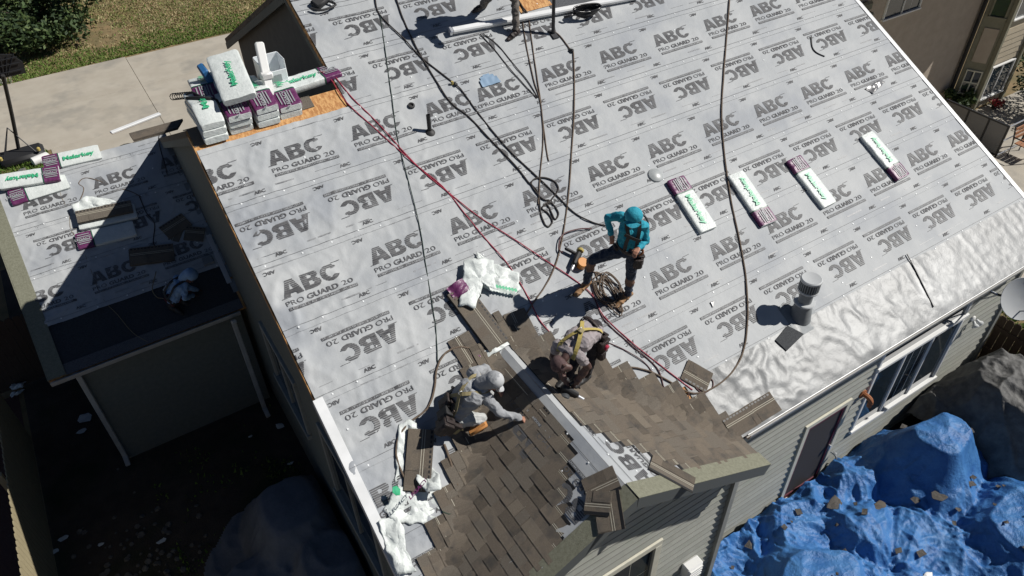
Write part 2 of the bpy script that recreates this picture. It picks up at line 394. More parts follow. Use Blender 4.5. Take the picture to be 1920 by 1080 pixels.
# ---------------------------------------------------------------- measured positions in the place (metres)
PT = {'rope_a': [(3.556, 7.774, 3.887), (3.471, 7.458, 3.729), (3.616, 6.949, 3.475), (3.71, 6.565, 3.282), (3.971, 5.985, 2.992), (4.017, 5.822, 2.911),
(4.044, 5.52, 2.76), (4.1, 5.07, 2.535), (4.179, 4.666, 2.333), (4.326, 4.227, 2.114), (4.437, 3.888, 1.944), (4.536, 3.537, 1.769), (4.72, 3.31, 1.655),
(4.882, 3.189, 1.594)], 'rope_b': [(3.881, 7.688, 3.844), (3.799, 7.315, 3.657), (3.737, 6.863, 3.432), (3.717, 6.543, 3.271), (3.714, 6.113, 3.057), (3.735,
5.715, 2.858), (3.88, 5.408, 2.704), (3.986, 4.965, 2.483), (4.11, 4.486, 2.243), (4.154, 4.187, 2.093), (4.171, 4.152, 2.076), (4.193, 3.975, 1.987), (4.067,
3.741, 1.871), (4.014, 3.56, 1.78), (4.041, 3.483, 1.741), (4.143, 3.531, 1.765), (4.157, 3.654, 1.827), (4.111, 3.762, 1.881), (4.289, 3.791, 1.895), (4.311,
3.616, 1.808), (4.202, 3.545, 1.773), (4.219, 3.686, 1.843), (4.231, 3.793, 1.896), (4.363, 3.839, 1.919), (4.538, 3.946, 1.973), (4.529, 4.083, 2.041), (4.374,
4.185, 2.092), (4.207, 4.177, 2.088), (4.169, 4.058, 2.029), (4.207, 3.876, 1.938), (4.294, 3.826, 1.913), (4.189, 3.79, 1.895), (4.142, 3.779, 1.889)],
'green_line': [(3.471, 7.458, 3.729), (3.294, 6.991, 3.495), (2.906, 6.025, 3.013), (2.677, 5.447, 2.724), (2.49, 4.798, 2.399), (2.311, 4.18, 2.09), (2.125,
3.677, 1.839), (1.94, 3.198, 1.599), (1.785, 2.805, 1.403), (1.597, 2.442, 1.221)], 'rope_c': [(5.861, 6.891, 3.446), (5.775, 6.826, 3.413), (5.526, 6.349,
3.174), (5.251, 5.694, 2.847), (5.128, 5.324, 2.662), (4.932, 4.941, 2.471), (4.742, 4.57, 2.285), (4.655, 4.382, 2.191)], 'rope_d': [(5.861, 6.891, 3.446),
(5.875, 6.798, 3.399), (5.582, 6.225, 3.112), (5.311, 5.675, 2.838), (5.09, 5.236, 2.618), (4.799, 4.743, 2.371), (4.391, 4.223, 2.112), (4.203, 3.971, 1.986),
(4.091, 3.832, 1.916)], 'rope_e': [(4.91, 6.685, 3.343), (5.034, 6.426, 3.213), (5.091, 6.001, 3.0), (5.137, 5.677, 2.839), (5.122, 5.377, 2.688)], 'rope_f':
[(4.861, 6.689, 3.344), (4.931, 6.393, 3.196), (4.977, 5.983, 2.991), (5.04, 5.656, 2.828), (5.1, 5.374, 2.687)], 'rope_g': [(6.119, 6.397, 3.199), (6.176,
6.271, 3.136), (6.189, 5.973, 2.986), (6.166, 5.861, 2.931), (5.62, 5.068, 2.534), (5.074, 4.363, 2.181), (4.608, 3.781, 1.891), (4.187, 3.315, 1.657), (3.797,
2.953, 1.476), (3.475, 2.749, 1.374), (3.215, 2.628, 1.314), (3.011, 2.52, 1.26), (2.886, 2.462, 1.231), (2.723, 2.382, 1.191)], 'rope_h': [(9.922, 6.082,
3.041), (9.076, 5.211, 2.606), (8.557, 4.684, 2.342), (8.014, 4.094, 2.047), (7.519, 3.433, 1.717), (7.107, 2.793, 1.396), (6.804, 2.247, 1.124), (6.49, 1.738,
0.869), (6.063, 1.219, 0.609), (5.679, 0.882, 0.441), (5.306, 0.72, 0.36), (4.955, 0.668, 0.334), (4.679, 0.695, 0.347), (4.511, 0.79, 0.395), (4.355, 1.017,
0.509), (4.181, 1.222, 0.611), (3.963, 1.368, 0.684), (3.734, 1.434, 0.717), (3.501, 1.428, 0.714), (3.286, 1.443, 0.757)], 'hose_a': [(2.146, 6.756, 3.378),
(2.281, 6.667, 3.334), (2.365, 6.242, 3.121), (2.525, 5.726, 2.863), (2.66, 5.181, 2.591), (2.784, 4.783, 2.391), (2.978, 4.364, 2.182), (3.17, 3.949, 1.974),
(3.442, 3.524, 1.762), (3.746, 3.014, 1.507), (3.941, 2.689, 1.345), (4.062, 2.395, 1.198), (4.04, 2.104, 1.052), (4.186, 1.663, 0.831), (4.366, 1.275, 0.637),
(4.504, 0.984, 0.492), (4.612, 0.769, 0.385)], 'hose_b': [(2.125, 6.782, 3.391), (2.215, 6.621, 3.31), (2.25, 6.185, 3.093), (2.502, 5.523, 2.762), (2.714,
4.966, 2.483), (2.909, 4.545, 2.273), (2.995, 4.098, 2.049), (3.072, 3.646, 1.823), (3.167, 3.236, 1.618), (3.184, 2.783, 1.392), (3.152, 2.4, 1.2), (3.202,
2.147, 1.073)], 'hose_c': [(4.085, 2.427, 1.213), (4.022, 2.144, 1.072), (4.031, 1.964, 0.982), (4.177, 1.588, 0.794), (4.32, 1.217, 0.608), (4.247, 0.942,
0.471), (4.242, 0.756, 0.378), (4.309, 0.578, 0.289), (4.486, 0.522, 0.261), (4.657, 0.575, 0.287), (4.765, 0.68, 0.34), (4.801, 0.819, 0.409), (4.913, 0.833,
0.416), (4.971, 0.746, 0.373), (4.901, 0.675, 0.338), (4.737, 0.67, 0.335), (4.679, 0.756, 0.378), (4.684, 0.869, 0.434), (4.746, 0.896, 0.448), (4.888, 0.851,
0.426)], 'hose_d': [(3.792, 1.841, 0.921), (3.988, 1.651, 0.825), (4.172, 1.395, 0.698), (4.226, 1.218, 0.609), (4.235, 1.084, 0.542)], 'cord_e': [(4.548,
0.774, 0.387), (4.411, 0.608, 0.304), (4.358, 0.497, 0.248), (4.312, 0.569, 0.284)], 'hose_tan': [(2.551, 2.339, 1.17), (2.395, 2.291, 1.146), (2.238, 2.305,
1.152), (2.143, 2.352, 1.176), (2.055, 2.433, 1.217), (1.946, 2.493, 1.247), (1.819, 2.509, 1.255), (1.675, 2.467, 1.234), (1.534, 2.36, 1.18), (1.372, 2.146,
1.073), (1.187, 1.998, 0.999), (0.934, 1.946, 0.973), (0.748, 1.874, 0.937), (0.614, 1.736, 0.868), (0.563, 1.565, 0.782), (0.557, 1.375, 0.688), (0.571, 1.223,
0.612)], 'hose_green': [(1.711, 1.546, 0.773), (1.59, 1.35, 0.695), (1.457, 1.207, 0.628), (1.304, 1.045, 0.552), (1.157, 0.929, 0.479), (1.014, 0.877, 0.439),
(0.89, 0.854, 0.427), (0.816, 0.876, 0.438), (0.774, 0.927, 0.464)], 'stick': [(1.169, 1.552, 0.776), (1.145, 1.384, 0.692), (1.113, 1.228, 0.614), (1.081,
1.088, 0.544)], 'rope_i': [(3.307, 1.646, 0.823), (3.153, 1.459, 0.823), (3.047, 1.306, 0.876)], 'g_rope_a': [(-1.767, 10.65, 0.325), (-1.619, 10.86, 0.43),
(-1.669, 10.993, 0.497), (-1.53, 11.061, 0.53), (-1.333, 10.933, 0.467), (-1.125, 10.697, 0.348), (-0.922, 10.578, 0.289), (-0.749, 10.377, 0.188)], 'g_rope_b':
[(-2.008, 11.112, 0.556), (-2.025, 10.776, 0.388), (-2.01, 10.489, 0.245), (-2.085, 10.184, 0.092), (-2.028, 9.889, -0.056), (-2.022, 9.638, -0.181), (-2.031,
8.827, -0.586), (-1.906, 8.416, -0.792), (-1.781, 8.01, -0.995), (-1.614, 7.77, -1.115)], 'g_rope_c': [(-0.775, 10.386, 0.193), (-0.777, 10.041, 0.02), (-0.723,
9.793, -0.104), (-0.873, 9.455, -0.273), (-0.827, 9.271, -0.365), (-0.772, 9.161, -0.419)], 'g_rope_d': [(-1.034, 8.913, -0.544), (-1.148, 8.742, -0.629),
(-1.218, 8.61, -0.695), (-1.189, 8.461, -0.769), (-1.059, 8.378, -0.811)], 'g_rope_e': [(0.051, 11.528, 0.764), (-0.011, 11.423, 0.712), (-0.072, 11.159,
0.579), (-0.104, 10.864, 0.432), (-0.151, 10.639, 0.319)], 'pole_top': [(4.707, 6.818, 3.409), (7.772, 6.594, 3.297)], 'cordbundle': [(6.617, 6.617, 3.309),
(6.862, 6.527, 3.264), (7.098, 6.485, 3.243), (6.93, 6.623, 3.312)], 'bundle_r': [[(6.259, 3.424, 1.796), (6.597, 3.403, 1.785), (6.565, 2.491, 1.33), (6.216,
2.511, 1.34)], [(7.315, 3.123, 1.646), (7.662, 3.112, 1.64), (7.648, 2.233, 1.2), (7.258, 2.236, 1.202)], [(8.528, 3.005, 1.586), (8.894, 2.984, 1.576), (8.899,
2.1, 1.134), (8.568, 2.091, 1.129)], [(10.264, 2.864, 1.516), (10.676, 2.848, 1.508), (10.67, 2.04, 1.104), (10.336, 1.998, 1.083)]], 'bundle_open1': [(2.137,
3.048, 1.614), (2.523, 2.988, 1.584), (2.629, 2.391, 1.285), (2.227, 2.347, 1.263)], 'open1_full': [(2.145, 3.2, 1.69), (2.554, 3.357, 1.768)], 'bundle_open2':
[(0.853, 1.827, 0.994), (1.115, 1.677, 0.918), (0.798, 1.168, 0.664), (0.462, 1.293, 0.727)], 'plast1': [(2.581, 3.401, 1.801), (2.86, 3.367, 1.784), (2.971,
3.267, 1.734), (3.24, 3.002, 1.601), (3.135, 2.801, 1.501), (2.996, 2.761, 1.481), (2.783, 2.9, 1.551), (2.651, 3.031, 1.616), (2.377, 2.79, 1.496), (2.21,
2.895, 1.548)], 'plast2': [(0.184, 1.206, 0.603), (0.35, 1.345, 0.673), (0.802, 1.326, 0.663), (0.844, 1.147, 0.573), (0.782, 0.892, 0.446), (0.519, 0.894,
0.447), (0.217, 1.038, 0.519)], 'plast3': [(0.043, 1.12, 0.56), (0.243, 1.086, 0.543), (0.259, 0.927, 0.463), (0.181, 0.724, 0.362), (0.184, 0.487, 0.244),
(-0.027, 0.533, 0.266), (-0.008, 0.875, 0.438)], 'plast4': [(0.78, 1.96, 0.98), (0.91, 1.969, 0.985), (1.057, 1.77, 0.885), (0.82, 1.742, 0.871), (0.434, 1.306,
0.653), (0.458, 1.453, 0.726)], 'vent': [(6.928, 0.937, 0.468)], 'pipe': [(3.185, 5.39, 2.695)], 'cap': [(3.135, 5.857, 2.929)], 'patch': [(4.52, 5.896,
2.948)], 'dome': [(6.171, 3.603, 1.801)], 'hookpole': [(6.082, 6.342, 3.171)], 'nailgun': [(4.125, 2.91, 1.455)], 'blackpad': [(2.495, 7.983, 3.992), (2.678,
7.903, 3.952), (2.898, 7.949, 3.975)], 'felt': [(6.341, 6.919, 3.46), (7.152, 6.853, 3.427), (7.823, 6.711, 3.356), (6.352, 6.69, 3.345), (7.019, 6.668,
3.334)], 'osbtop': [(5.805, 7.154, 3.577), (6.412, 7.107, 3.554), (6.349, 6.849, 3.424), (5.812, 6.949, 3.475)], 'tear1': [(10.998, 4.897, 2.449), (10.837, 4.7,
2.35), (10.836, 4.58, 2.29), (10.941, 4.465, 2.233)], 'tear2': [(11.226, 3.658, 1.829), (11.436, 3.686, 1.843), (11.737, 3.713, 1.856), (11.782, 3.64, 1.82),
(11.303, 3.517, 1.759)], 'tear3': [(5.678, 1.644, 0.822), (5.758, 1.637, 0.819), (5.672, 1.562, 0.781)], 'stickfoil': [(9.467, 0.978, 0.489), (9.392, 0.701,
0.351), (9.216, 0.148, 0.074)], 'looseA': [(4.899, 1.081, 0.541), (5.036, 0.859, 0.429), (4.737, 0.67, 0.335), (4.495, 0.95, 0.475)], 'pileA': [(2.269, 0.149,
1.035), (2.397, -0.031, 1.098), (2.145, -0.467, 0.972), (1.842, -0.396, 0.821)], 'rstart': [(2.968, -0.028, 0.916), (3.199, 0.014, 0.801), (3.515, -0.515,
0.642), (3.164, -0.662, 0.818)], 'ropepile': [(4.616, 2.894, 1.447), (4.815, 2.56, 1.28), (4.494, 2.265, 1.132), (4.331, 2.371, 1.185), (4.432, 2.708, 1.354),
(4.721, 2.768, 1.384)], 'gbundles': [[(-2.085, 11.583, 0.872), (-1.116, 11.552, 0.856), (-1.127, 11.351, 0.756), (-2.084, 11.443, 0.801)], [(-2.866, 11.428,
0.794), (-1.9, 11.345, 0.752), (-1.952, 11.074, 0.617), (-2.848, 11.253, 0.706)], [(-2.871, 11.116, 0.638), (-1.808, 11.139, 0.649), (-1.801, 10.963, 0.562),
(-2.837, 10.937, 0.549)], [(-1.947, 10.449, 0.304), (-0.889, 10.329, 0.244), (-0.907, 10.072, 0.116), (-1.989, 10.187, 0.174)], [(-2.072, 9.944, 0.052), (-1.05,
9.897, 0.029), (-1.092, 9.655, -0.092), (-2.087, 9.765, -0.037)]], 'ginset': [(-0.992, 9.223, -0.388), (-0.453, 9.466, -0.267), (-0.431, 8.899, -0.551),
(-0.957, 8.937, -0.532), (-0.394, 9.614, -0.193), (-0.145, 9.351, -0.324), (-0.181, 9.766, -0.117), (-0.127, 8.782, -0.609)], 'gflash': [(-0.109, 9.566,
-0.217), (0.121, 9.252, -0.374), (0.104, 8.252, -0.874)], 'scraps': [(-3.388, 9.545, -3.88), (-3.495, 9.201, -3.88), (-4.422, 11.187, -3.88), (-4.498, 10.966,
-3.88), (-4.362, 6.582, -3.88), (-2.702, 5.753, -3.88), (-3.651, 6.281, -3.88), (-0.178, 6.098, -3.88), (-0.634, 7.169, -3.88), (-2.074, 4.916, -3.88), (-4.2,
6.788, -3.88), (-0.041, 7.104, -3.88)], 'bins': [(-3.047, 21.604, -3.85), (-2.332, 21.775, -3.85), (-1.727, 20.598, -3.85), (-0.511, 20.347, -3.85), (-0.897,
20.416, -3.85)]}
PPL = {'blue': {'ankR': (4.529, 2.168, 1.164), 'toeR': (4.348, 2.134, 1.107), 'knR': (4.48, 2.091, 1.584), 'hipR': (4.461, 2.08, 2.015), 'hipL': (4.319, 2.14,
2.093), 'knL': (3.989, 2.36, 1.918), 'ankL': (4.042, 2.526, 1.353), 'toeL': (3.881, 2.483, 1.292), 'pel': (4.39, 2.11, 2.124), 'chest': (4.391, 2.08, 2.402),
'neck': (4.361, 2.06, 2.607), 'head': (4.255, 1.93, 2.762), 'face': (4.151, 1.83, 2.734), 'shL': (4.245, 2.16, 2.653), 'shR': (4.54, 2.02, 2.465), 'elL':
(4.151, 2.3, 2.59), 'haL': (4.154, 2.2, 2.357), 'elR': (4.592, 2.0, 2.209), 'haR': (4.379, 1.9, 2.233)}, 'bent': {'ankR': (3.277, 1.455, 0.852), 'toeR': (3.053,
1.349, 0.924), 'ankL': (2.999, 1.467, 0.99), 'toeL': (2.8, 1.382, 1.05), 'hipR': (3.425, 1.439, 1.52), 'hipL': (3.377, 1.631, 1.58), 'knR': (3.316, 1.425, 1.2),
'knL': (3.198, 1.571, 1.22), 'pel': (3.373, 1.514, 1.62), 'chest': (3.035, 1.339, 1.78), 'neck': (2.811, 1.272, 1.74), 'head': (2.697, 1.227, 1.62), 'face':
(2.656, 1.154, 1.52), 'shL': (2.821, 1.475, 1.7), 'shR': (2.923, 1.158, 1.7), 'elL': (2.738, 1.465, 1.5), 'haL': (2.802, 1.276, 1.2), 'elR': (3.042, 1.147,
1.45), 'haR': (2.91, 1.216, 1.15)}, 'kneel': {'pel': (1.418, 1.706, 1.12), 'hipL': (1.561, 1.796, 1.14), 'hipR': (1.414, 1.627, 1.06), 'chest': (1.613, 1.618,
1.4), 'neck': (1.782, 1.565, 1.5), 'head': (1.89, 1.491, 1.56), 'face': (1.956, 1.432, 1.46), 'shL': (1.796, 1.838, 1.45), 'shR': (1.77, 1.455, 1.36), 'elL':
(2.046, 1.947, 1.3), 'haL': (2.109, 1.732, 1.025), 'elR': (1.848, 1.295, 1.2), 'haR': (2.104, 1.219, 1.012), 'knR': (1.718, 1.571, 0.905), 'ankR': (1.356,
1.663, 0.922), 'toeR': (1.277, 1.658, 0.869), 'knL': (1.949, 1.776, 1.028), 'ankL': (1.527, 1.821, 0.99), 'toeL': (1.422, 1.812, 0.946)}, 'shade': {'ankR':
(-1.045, 8.173, -0.824), 'toeR': (-0.941, 8.047, -0.936), 'ankL': (-0.921, 8.291, -0.764), 'toeL': (-0.809, 8.183, -0.868), 'pel': (-0.961, 8.145, -0.62),
'hipR': (-0.95, 8.087, -0.66), 'hipL': (-0.956, 8.219, -0.6), 'chest': (-0.796, 8.085, -0.4), 'neck': (-0.658, 8.065, -0.3), 'head': (-0.547, 8.001, -0.22),
'face': (-0.529, 7.909, -0.3), 'shL': (-0.758, 8.24, -0.34), 'shR': (-0.704, 7.979, -0.38), 'elL': (-0.629, 8.041, -0.5), 'haL': (-0.499, 8.273, -0.784), 'elR':
(-0.783, 7.865, -0.55), 'haR': (-0.604, 8.208, -0.816), 'knR': (-0.767, 8.145, -0.677), 'knL': (-0.657, 8.175, -0.612)}, 'top': {'ankR': (5.446, 6.501, 3.34),
'toeR': (5.316, 6.463, 3.281), 'knR': (5.506, 6.621, 3.78), 'hipR': (5.396, 6.701, 4.2), 'hipL': (5.226, 6.761, 4.2), 'knL': (5.096, 6.801, 3.87), 'ankL':
(5.168, 7.102, 3.641), 'toeL': (5.038, 7.093, 3.597), 'pel': (5.316, 6.731, 4.25), 'chest': (5.196, 6.651, 4.55), 'neck': (5.066, 6.581, 4.7), 'head': (4.976,
6.521, 4.77), 'face': (4.916, 6.451, 4.69), 'shR': (5.196, 6.451, 4.67), 'shL': (5.066, 6.801, 4.67), 'elR': (5.146, 6.251, 4.43), 'haR': (4.946, 6.351, 4.3),
'elL': (4.896, 6.901, 4.45), 'haL': (4.796, 6.701, 4.3)}}
# ---------------------------------------------------------------- roof geometry
PITCH = math.atan(.5)
CS, SN = math.cos(PITCH), math.sin(PITCH)
NR = V((0, -SN, CS))                         # normal of the big slope
UPSL = V((0, CS, SN))                        # up the slope
GROUND = -3.9
RW = 12.74                                   # roof width
def RP(x, t, h=0.0, c=0.0):
    """point of the big slope: x along the eave, t up the slope, h above it, c = drop of a lower parallel slope"""
    return V((x, t * CS - h * SN, t * SN + h * CS + c))
GX, GZ, GF, GH = 2.5, 1.15, -.5, 2.3         # small cross gable: ridge x and height, front y, half width
def zr(x, y):
    z = .5 * y
    g = GZ - .5 * abs(x - GX)
    if abs(x - GX) <= GH + .15 and y >= GF - .05 and g > z:
        return g
    return z
def in_gable(x, y, mar=0.0):
    return abs(x - GX) < GH + .2 and GZ - .5 * abs(x - GX) > .5 * y + mar
def raise_pts(pts, h):
    return [V(p) + V((0, -.35 * h, .93 * h)) for p in pts]
house = empty('house', (6.0, 3.0, GROUND), 'two storey house being reroofed, its big slope wrapped in printed grey underlayment', 'house')
HL = V((6.0, 3.0, GROUND))
# ---- decks: closed slabs of board
d = MB()
th = -.09
def slab(poly, off, mi=0): d.prism(poly, off, mi)
slab([RP(0, 0), RP(RW, 0), RP(RW, 9.35), RP(2.25, 9.35), RP(2.25, 7.215), RP(0, 7.215)], NR * th)
d.build('roof_deck', 'osb', house)
RY, RZ = 6.453, 3.227                         # lower ridge
UY, UZ = 9.35 * CS, 9.35 * SN                 # upper ridge
b = MB()
bn = V((0, SN, CS)) * -.09
b.prism([(0, RY + .002, RZ), (2.25, RY + .002, RZ), (2.25, 11.45, RZ - .5 * (11.45 - RY)), (0, 11.45, RZ - .5 * (11.45 - RY))], bn)
b.prism([(.58, 11.72, .87), (-.48, 11.72, .87), (-.46, 11.48, .83), (.4, 11.48, .83)], (0, 0, -.05))
b.prism([(2.25, UY + .002, UZ), (RW, UY + .002, UZ), (RW, 13.95, UZ - .5 * (13.95 - UY)), (2.25, 13.95, UZ - .5 * (13.95 - UY))], bn)
b.build('rear_slope', 'sh0', house)
# strip shingles left on the lower ridge
for i in range(4):
    s = MB()
    x0, x1 = .02 + i * .445, .02 + (i + 1) * .445 - .006
    for (t0, t1, h) in ((7.03, 7.215, .012), (6.93 + .03 * i, 7.06, .006)):
        j = rng.uniform(-.02, .03)
        s.prism([RP(x0, t0 + j, .002), RP(x1, t0 + j + .01, .002), RP(x1, t1 + .01, .004), RP(x0, t1 + .01, .004)], NR * h)
    s.prism([V((x0, RY - .012, RZ + .012)), V((x1, RY - .012, RZ + .012)), V((x1, RY + .5, RZ - .235)), V((x0, RY + .5, RZ - .235))], V((0, SN, CS)) * .012)
    s.build('ridge_shingle', ['sh4', 'sh0', 'sh2'][i % 3], house)
# ---- underlayment
def wrk(x, t):
    """creases of the loose sheet, stronger at the left end"""
    a = max(.0025, .021 * max(0, 1 - x / 6.0))
    w = a * (.5 * ridged(x * 1.5 + t * .6, t * 1.1 - x * .5, 1.3, 4) + .8 * ridged(x * 2.2 - t * 1.3, t * 1.2 + x * .7, 5.1, 11) + .55 * ridged(x * 3.3 + t * 2.1, t * 1.5 - x * 1.2, 2.7, 14) + .35 * ridged(x * 7, t * 5, 9.1, 8))
    return w + .002 * nz(x * .9, t * .9, 3.3)
TS0, SP = 6.8328, .97042                       # top printed seam, course spacing
def sheet_h(x, t, k, t0, t1):
    return .0105 - .0065 * max(0, min(1, (t - t0) / (t1 - t0))) + wrk(x, t)
def gap(y):
    return max(0, 2.3 - y)
def stripes(poly_list, n=9):
    """letters cut into horizontal bars, thin bars at the top and wide ones at the foot"""
    quads = []
    for i in range(n):
        y0 = i / n
        gapw = (.016 + .026 * i / n)
        y1 = (i + 1) / n - gapw
        for sub in range(2):
            a, b_ = y0 + (y1 - y0) * sub / 2, y0 + (y1 - y0) * (sub + 1) / 2
            def spans(y):
                xs = []
                for poly in poly_list:
                    m = len(poly)
                    for q in range(m):
                        (xa, ya), (xb, yb) = poly[q], poly[(q + 1) % m]
                        if (ya <= y) != (yb <= y):
                            xs.append(xa + (y - ya) / (yb - ya) * (xb - xa))
                return sorted(xs)
            sa, sb = spans(a + 1e-4), spans(b_ - 1e-4)
            if len(sa) != len(sb):
                sa = sb = spans((a + b_) / 2)
            for q in range(0, len(sa) - 1, 2):
                quads.append([(sa[q], a), (sa[q + 1], a), (sb[q + 1], b_), (sb[q], b_)])
    return quads
LA = [[(0, 0), (.10, 1), (.20, 1), (.285, 0), (.19, 0), (.178, .17), (.106, .17), (.09, 0)], [(.112, .36), (.168, .36), (.148, .74), (.138, .74)]]
LB = [[(.305, 0), (.305, 1), (.46, 1), (.525, .95), (.548, .82), (.542, .66), (.50, .53), (.552, .4), (.56, .22), (.535, .06), (.47, 0)],
      [(.392, .19), (.392, .42), (.45, .42), (.468, .3), (.45, .19)], [(.392, .61), (.392, .82), (.44, .82), (.458, .71), (.44, .61)]]
_o = [(.715 + .135 * math.cos(math.radians(a)), .5 + .5 * math.sin(math.radians(a))) for a in range(30, 331, 12)]
_i = [(.715 + .058 * math.cos(math.radians(a)), .5 + .27 * math.sin(math.radians(a))) for a in range(322, 37, -12)]
LC = [_o + _i]
LOGO = stripes(LA) + stripes(LB) + stripes(LC)
LOGO = [[(x * .94, y * .24) for x, y in q] for q in LOGO] + [[(-.035, -.012), (.09, -.012), (.09, -.005), (-.035, -.005)], [(.73, .24), (.86, .243), (.86, .249), (.73, .246)]]
def fit_word(body, size, bold, w):
    vs, fs = text_shape(body, size, bold)
    a, b_ = min(v[0] for v in vs), max(v[0] for v in vs)
    return [((v[0] - a) / (b_ - a) * w, v[1]) for v in vs], fs
W1, W2_, W3 = fit_word('PRO', .1, -.0005, .235), fit_word('GUARD', .1, .0022, .43), fit_word('20', .1, -.0005, .155)
WB = fit_word('SYNTHETIC ROOFING UNDERLAYMENT', .037, .0003, .92)
WS = text_shape('ABC', .07, .002, 1.15)
def print_logo(ink, lift, put):
    """ink: MB with materials (ink, sheet, faint ink); put(u, v, e) gives the world point of print coordinates"""
    for q in LOGO:
        ink.add([put(u, v, lift) for u, v in q], [(0, 1, 2, 3)], 0)
    for (vs, fs), du in ((W1, -.015), (W2_, .265), (W3, .745)):
        ink.add([put(u + du, v - .125, lift) for u, v in vs], fs, 0)
    n = 18
    for i in range(n):
        u0, u1 = -.01 + .94 * i / n, -.01 + .94 * (i + 1) / n
        ink.add([put(u0, -.2, lift), put(u1, -.2, lift), put(u1, -.157, lift), put(u0, -.157, lift)], [(0, 1, 2, 3)], 0)
    ink.add([put(u + .005, v - .192, lift + .0012) for u, v in WB[0]], WB[1], 1)
def print_small(ink, lift, put, u0, v0):
    ink.add([put(u + u0, v + v0, lift) for u, v in WS[0]], WS[1], 0)
def warp(s):
    return s - .0029 * s * s
PERIOD = 1.243
caps = MB()
def cap_nail(p, n=NR):
    caps.lathe(p, [(.0135, 0), (.0135, .003), (.007, .006)], n, 6)
def course(k, x0, x1, c, jobs, tmin=None, tmax=None, gable=True, du=.034, parent=house, nails=True):
    """one printed strip of underlayment with its lap; jobs = [(inverted, phase, from, to)] for the rows of print"""
    ts = TS0 - SP * k if c == 0 else GTS - SP * k
    t1 = min(ts + .02, tmax) if tmax else ts + .02
    t0 = max(ts - SP - .085, tmin) if tmin is not None else ts - SP - .085
    m = MB()
    nu, nv = int((x1 - x0) / du), max(3, int((t1 - t0) / .034))
    H = lambda x, t: sheet_h(x if c == 0 else .6 + .8 * (x + 3.2), t + c * 3, k, t0, t1)
    edge = lambda x: .006 * nz(x * 1.7, k * 3.1)
    m.grid(lambda u, v: RP(x0 + (x1 - x0) * u, t0 + (t1 - t0) * v + (edge(x0 + (x1 - x0) * u) if v == 0 else 0), H(x0 + (x1 - x0) * u, t0 + (t1 - t0) * v), c), nu, nv,
           skip=(lambda u, v: in_gable(x0 + (x1 - x0) * u, (t0 + (t1 - t0) * v) * CS, .12)) if gable else None)
    sh = m.build('underlayment_sheet', 'sheet', parent, smooth=True, fix=False)
    ink = MB()
    def clip_ok(x, t):
        return x0 + .004 < x < x1 - .004 and t0 < t < t1 and not (gable and in_gable(x, t * CS, .1))
    def putter(inv, X, T):
        def put(u, v, e):
            x, t = (X + .93 - u, T - v) if inv else (X + u, T + v)
            x = min(max(x, x0 + .003), x1 - .003)
            return RP(x, t, H(x, t) + e, c)
        return put
    for inv, ph, xa, xb in jobs:
        n0, n1 = math.floor((xa - 2.4 - ph) / PERIOD), math.ceil((xb + 2 - ph) / PERIOD)
        for n in range(n0, n1 + 1):
            s = ph + n * PERIOD
            X = warp(s) if c == 0 else s
            if X + .9 < max(x0, xa) or X > min(x1, xb):
                continue
            T = (ts - .278 - .2) if inv else (ts - .558)
            if clip_ok(max(x0 + .01, min(x1 - .01, X + .5)), T):
                print_logo(ink, .0075, putter(inv, X, T))
            for (iv, u0, tt) in ((False, (.87 if not inv else .3), ts - .925), (True, (-.15 if not inv else -.12), ts - .125)):
                xx = X + u0
                if clip_ok(xx, tt) and clip_ok(xx + .2, tt):
                    print_small(ink, .0065, putter(iv, xx if not iv else xx - .74, tt), 0, 0)
    for (dt, w, fa) in ((-SP, .0045, 0), (-SP * .085 if k > -9 else 0, .0025, 2)):
        t = ts + dt
        if t0 < t < t1:
            n = int((x1 - x0) / .06)
            for i in range(n):
                a, b_ = x0 + (x1 - x0) * i / n, x0 + (x1 - x0) * (i + 1) / n
                if clip_ok((a + b_) / 2, t):
                    ink.add([RP(a, t - w / 2, H(a, t) + .005, c), RP(b_, t - w / 2, H(b_, t) + .005, c), RP(b_, t + w / 2, H(b_, t) + .005, c), RP(a, t + w / 2, H(a, t) + .005, c)], [(0, 1, 2, 3)], fa)
    r2 = random.Random(k * 17 + int(c * 3))
    x = x0 + .1
    while x < x1 - .4:                          # small print instructions: thin faint lines
        L_ = r2.uniform(.18, .4)
        for dt in (-.078, -.86, -.872):
            t = ts + dt
            if r2.random() < .6 and clip_ok(x, t) and clip_ok(x + L_, t):
                ink.add([RP(q, t + e, H(q, t) + .0035, c) for q, e in ((x, 0), (x + L_, 0), (x + L_, .0055), (x, .0055))], [(0, 1, 2, 3)], 2)
        x += L_ + r2.uniform(.05, .5)
    if ink.v:
        ink.build('lettering', ['ink', 'sheet', 'ink_faint'], sh, fix=False)
    if nails:                                    # plastic cap nails along the laps
        x = x0 + r2.uniform(.1, .3)
        while x < x1 - .05:
            t = ts - SP - .035 + r2.uniform(-.03, .03)
            if clip_ok(x, max(t, t0 + .01)):
                cap_nail(RP(x, t, H(x, t) + .001, c))
            if r2.random() < .35:
                tt = ts - r2.uniform(.2, .8)
                xx = x + r2.uniform(-.2, .2)
                if clip_ok(xx, tt):
                    cap_nail(RP(xx, tt, H(xx, tt) + .001, c))
            x += r2.uniform(.22, .62)
    return sh
XL, XR, UXL = .018, RW - .07, 2.262
course(-3, UXL, XR, 0, [(False, 4.4, 0, 13)], tmax=9.33)
course(-2, UXL, XR, 0, [(True, 3.93, 0, 13)])
course(-1, UXL, XR, 0, [(True, 2.91, 0, 13)])
course(0, XL, XR, 0, [(False, .83, 0, 3.9), (False, 4.24, 3.95, 13)], tmax=6.87)
course(1, XL, XR, 0, [(True, .05, 0, 13)])
course(2, XL, XR, 0, [(False, 2.70, 0, 13)])
course(3, XL, XR, 0, [(True, 1.645, 0, 13)])
course(4, XL, 2.35, 0, [(True, .21, 0, 2.2)])
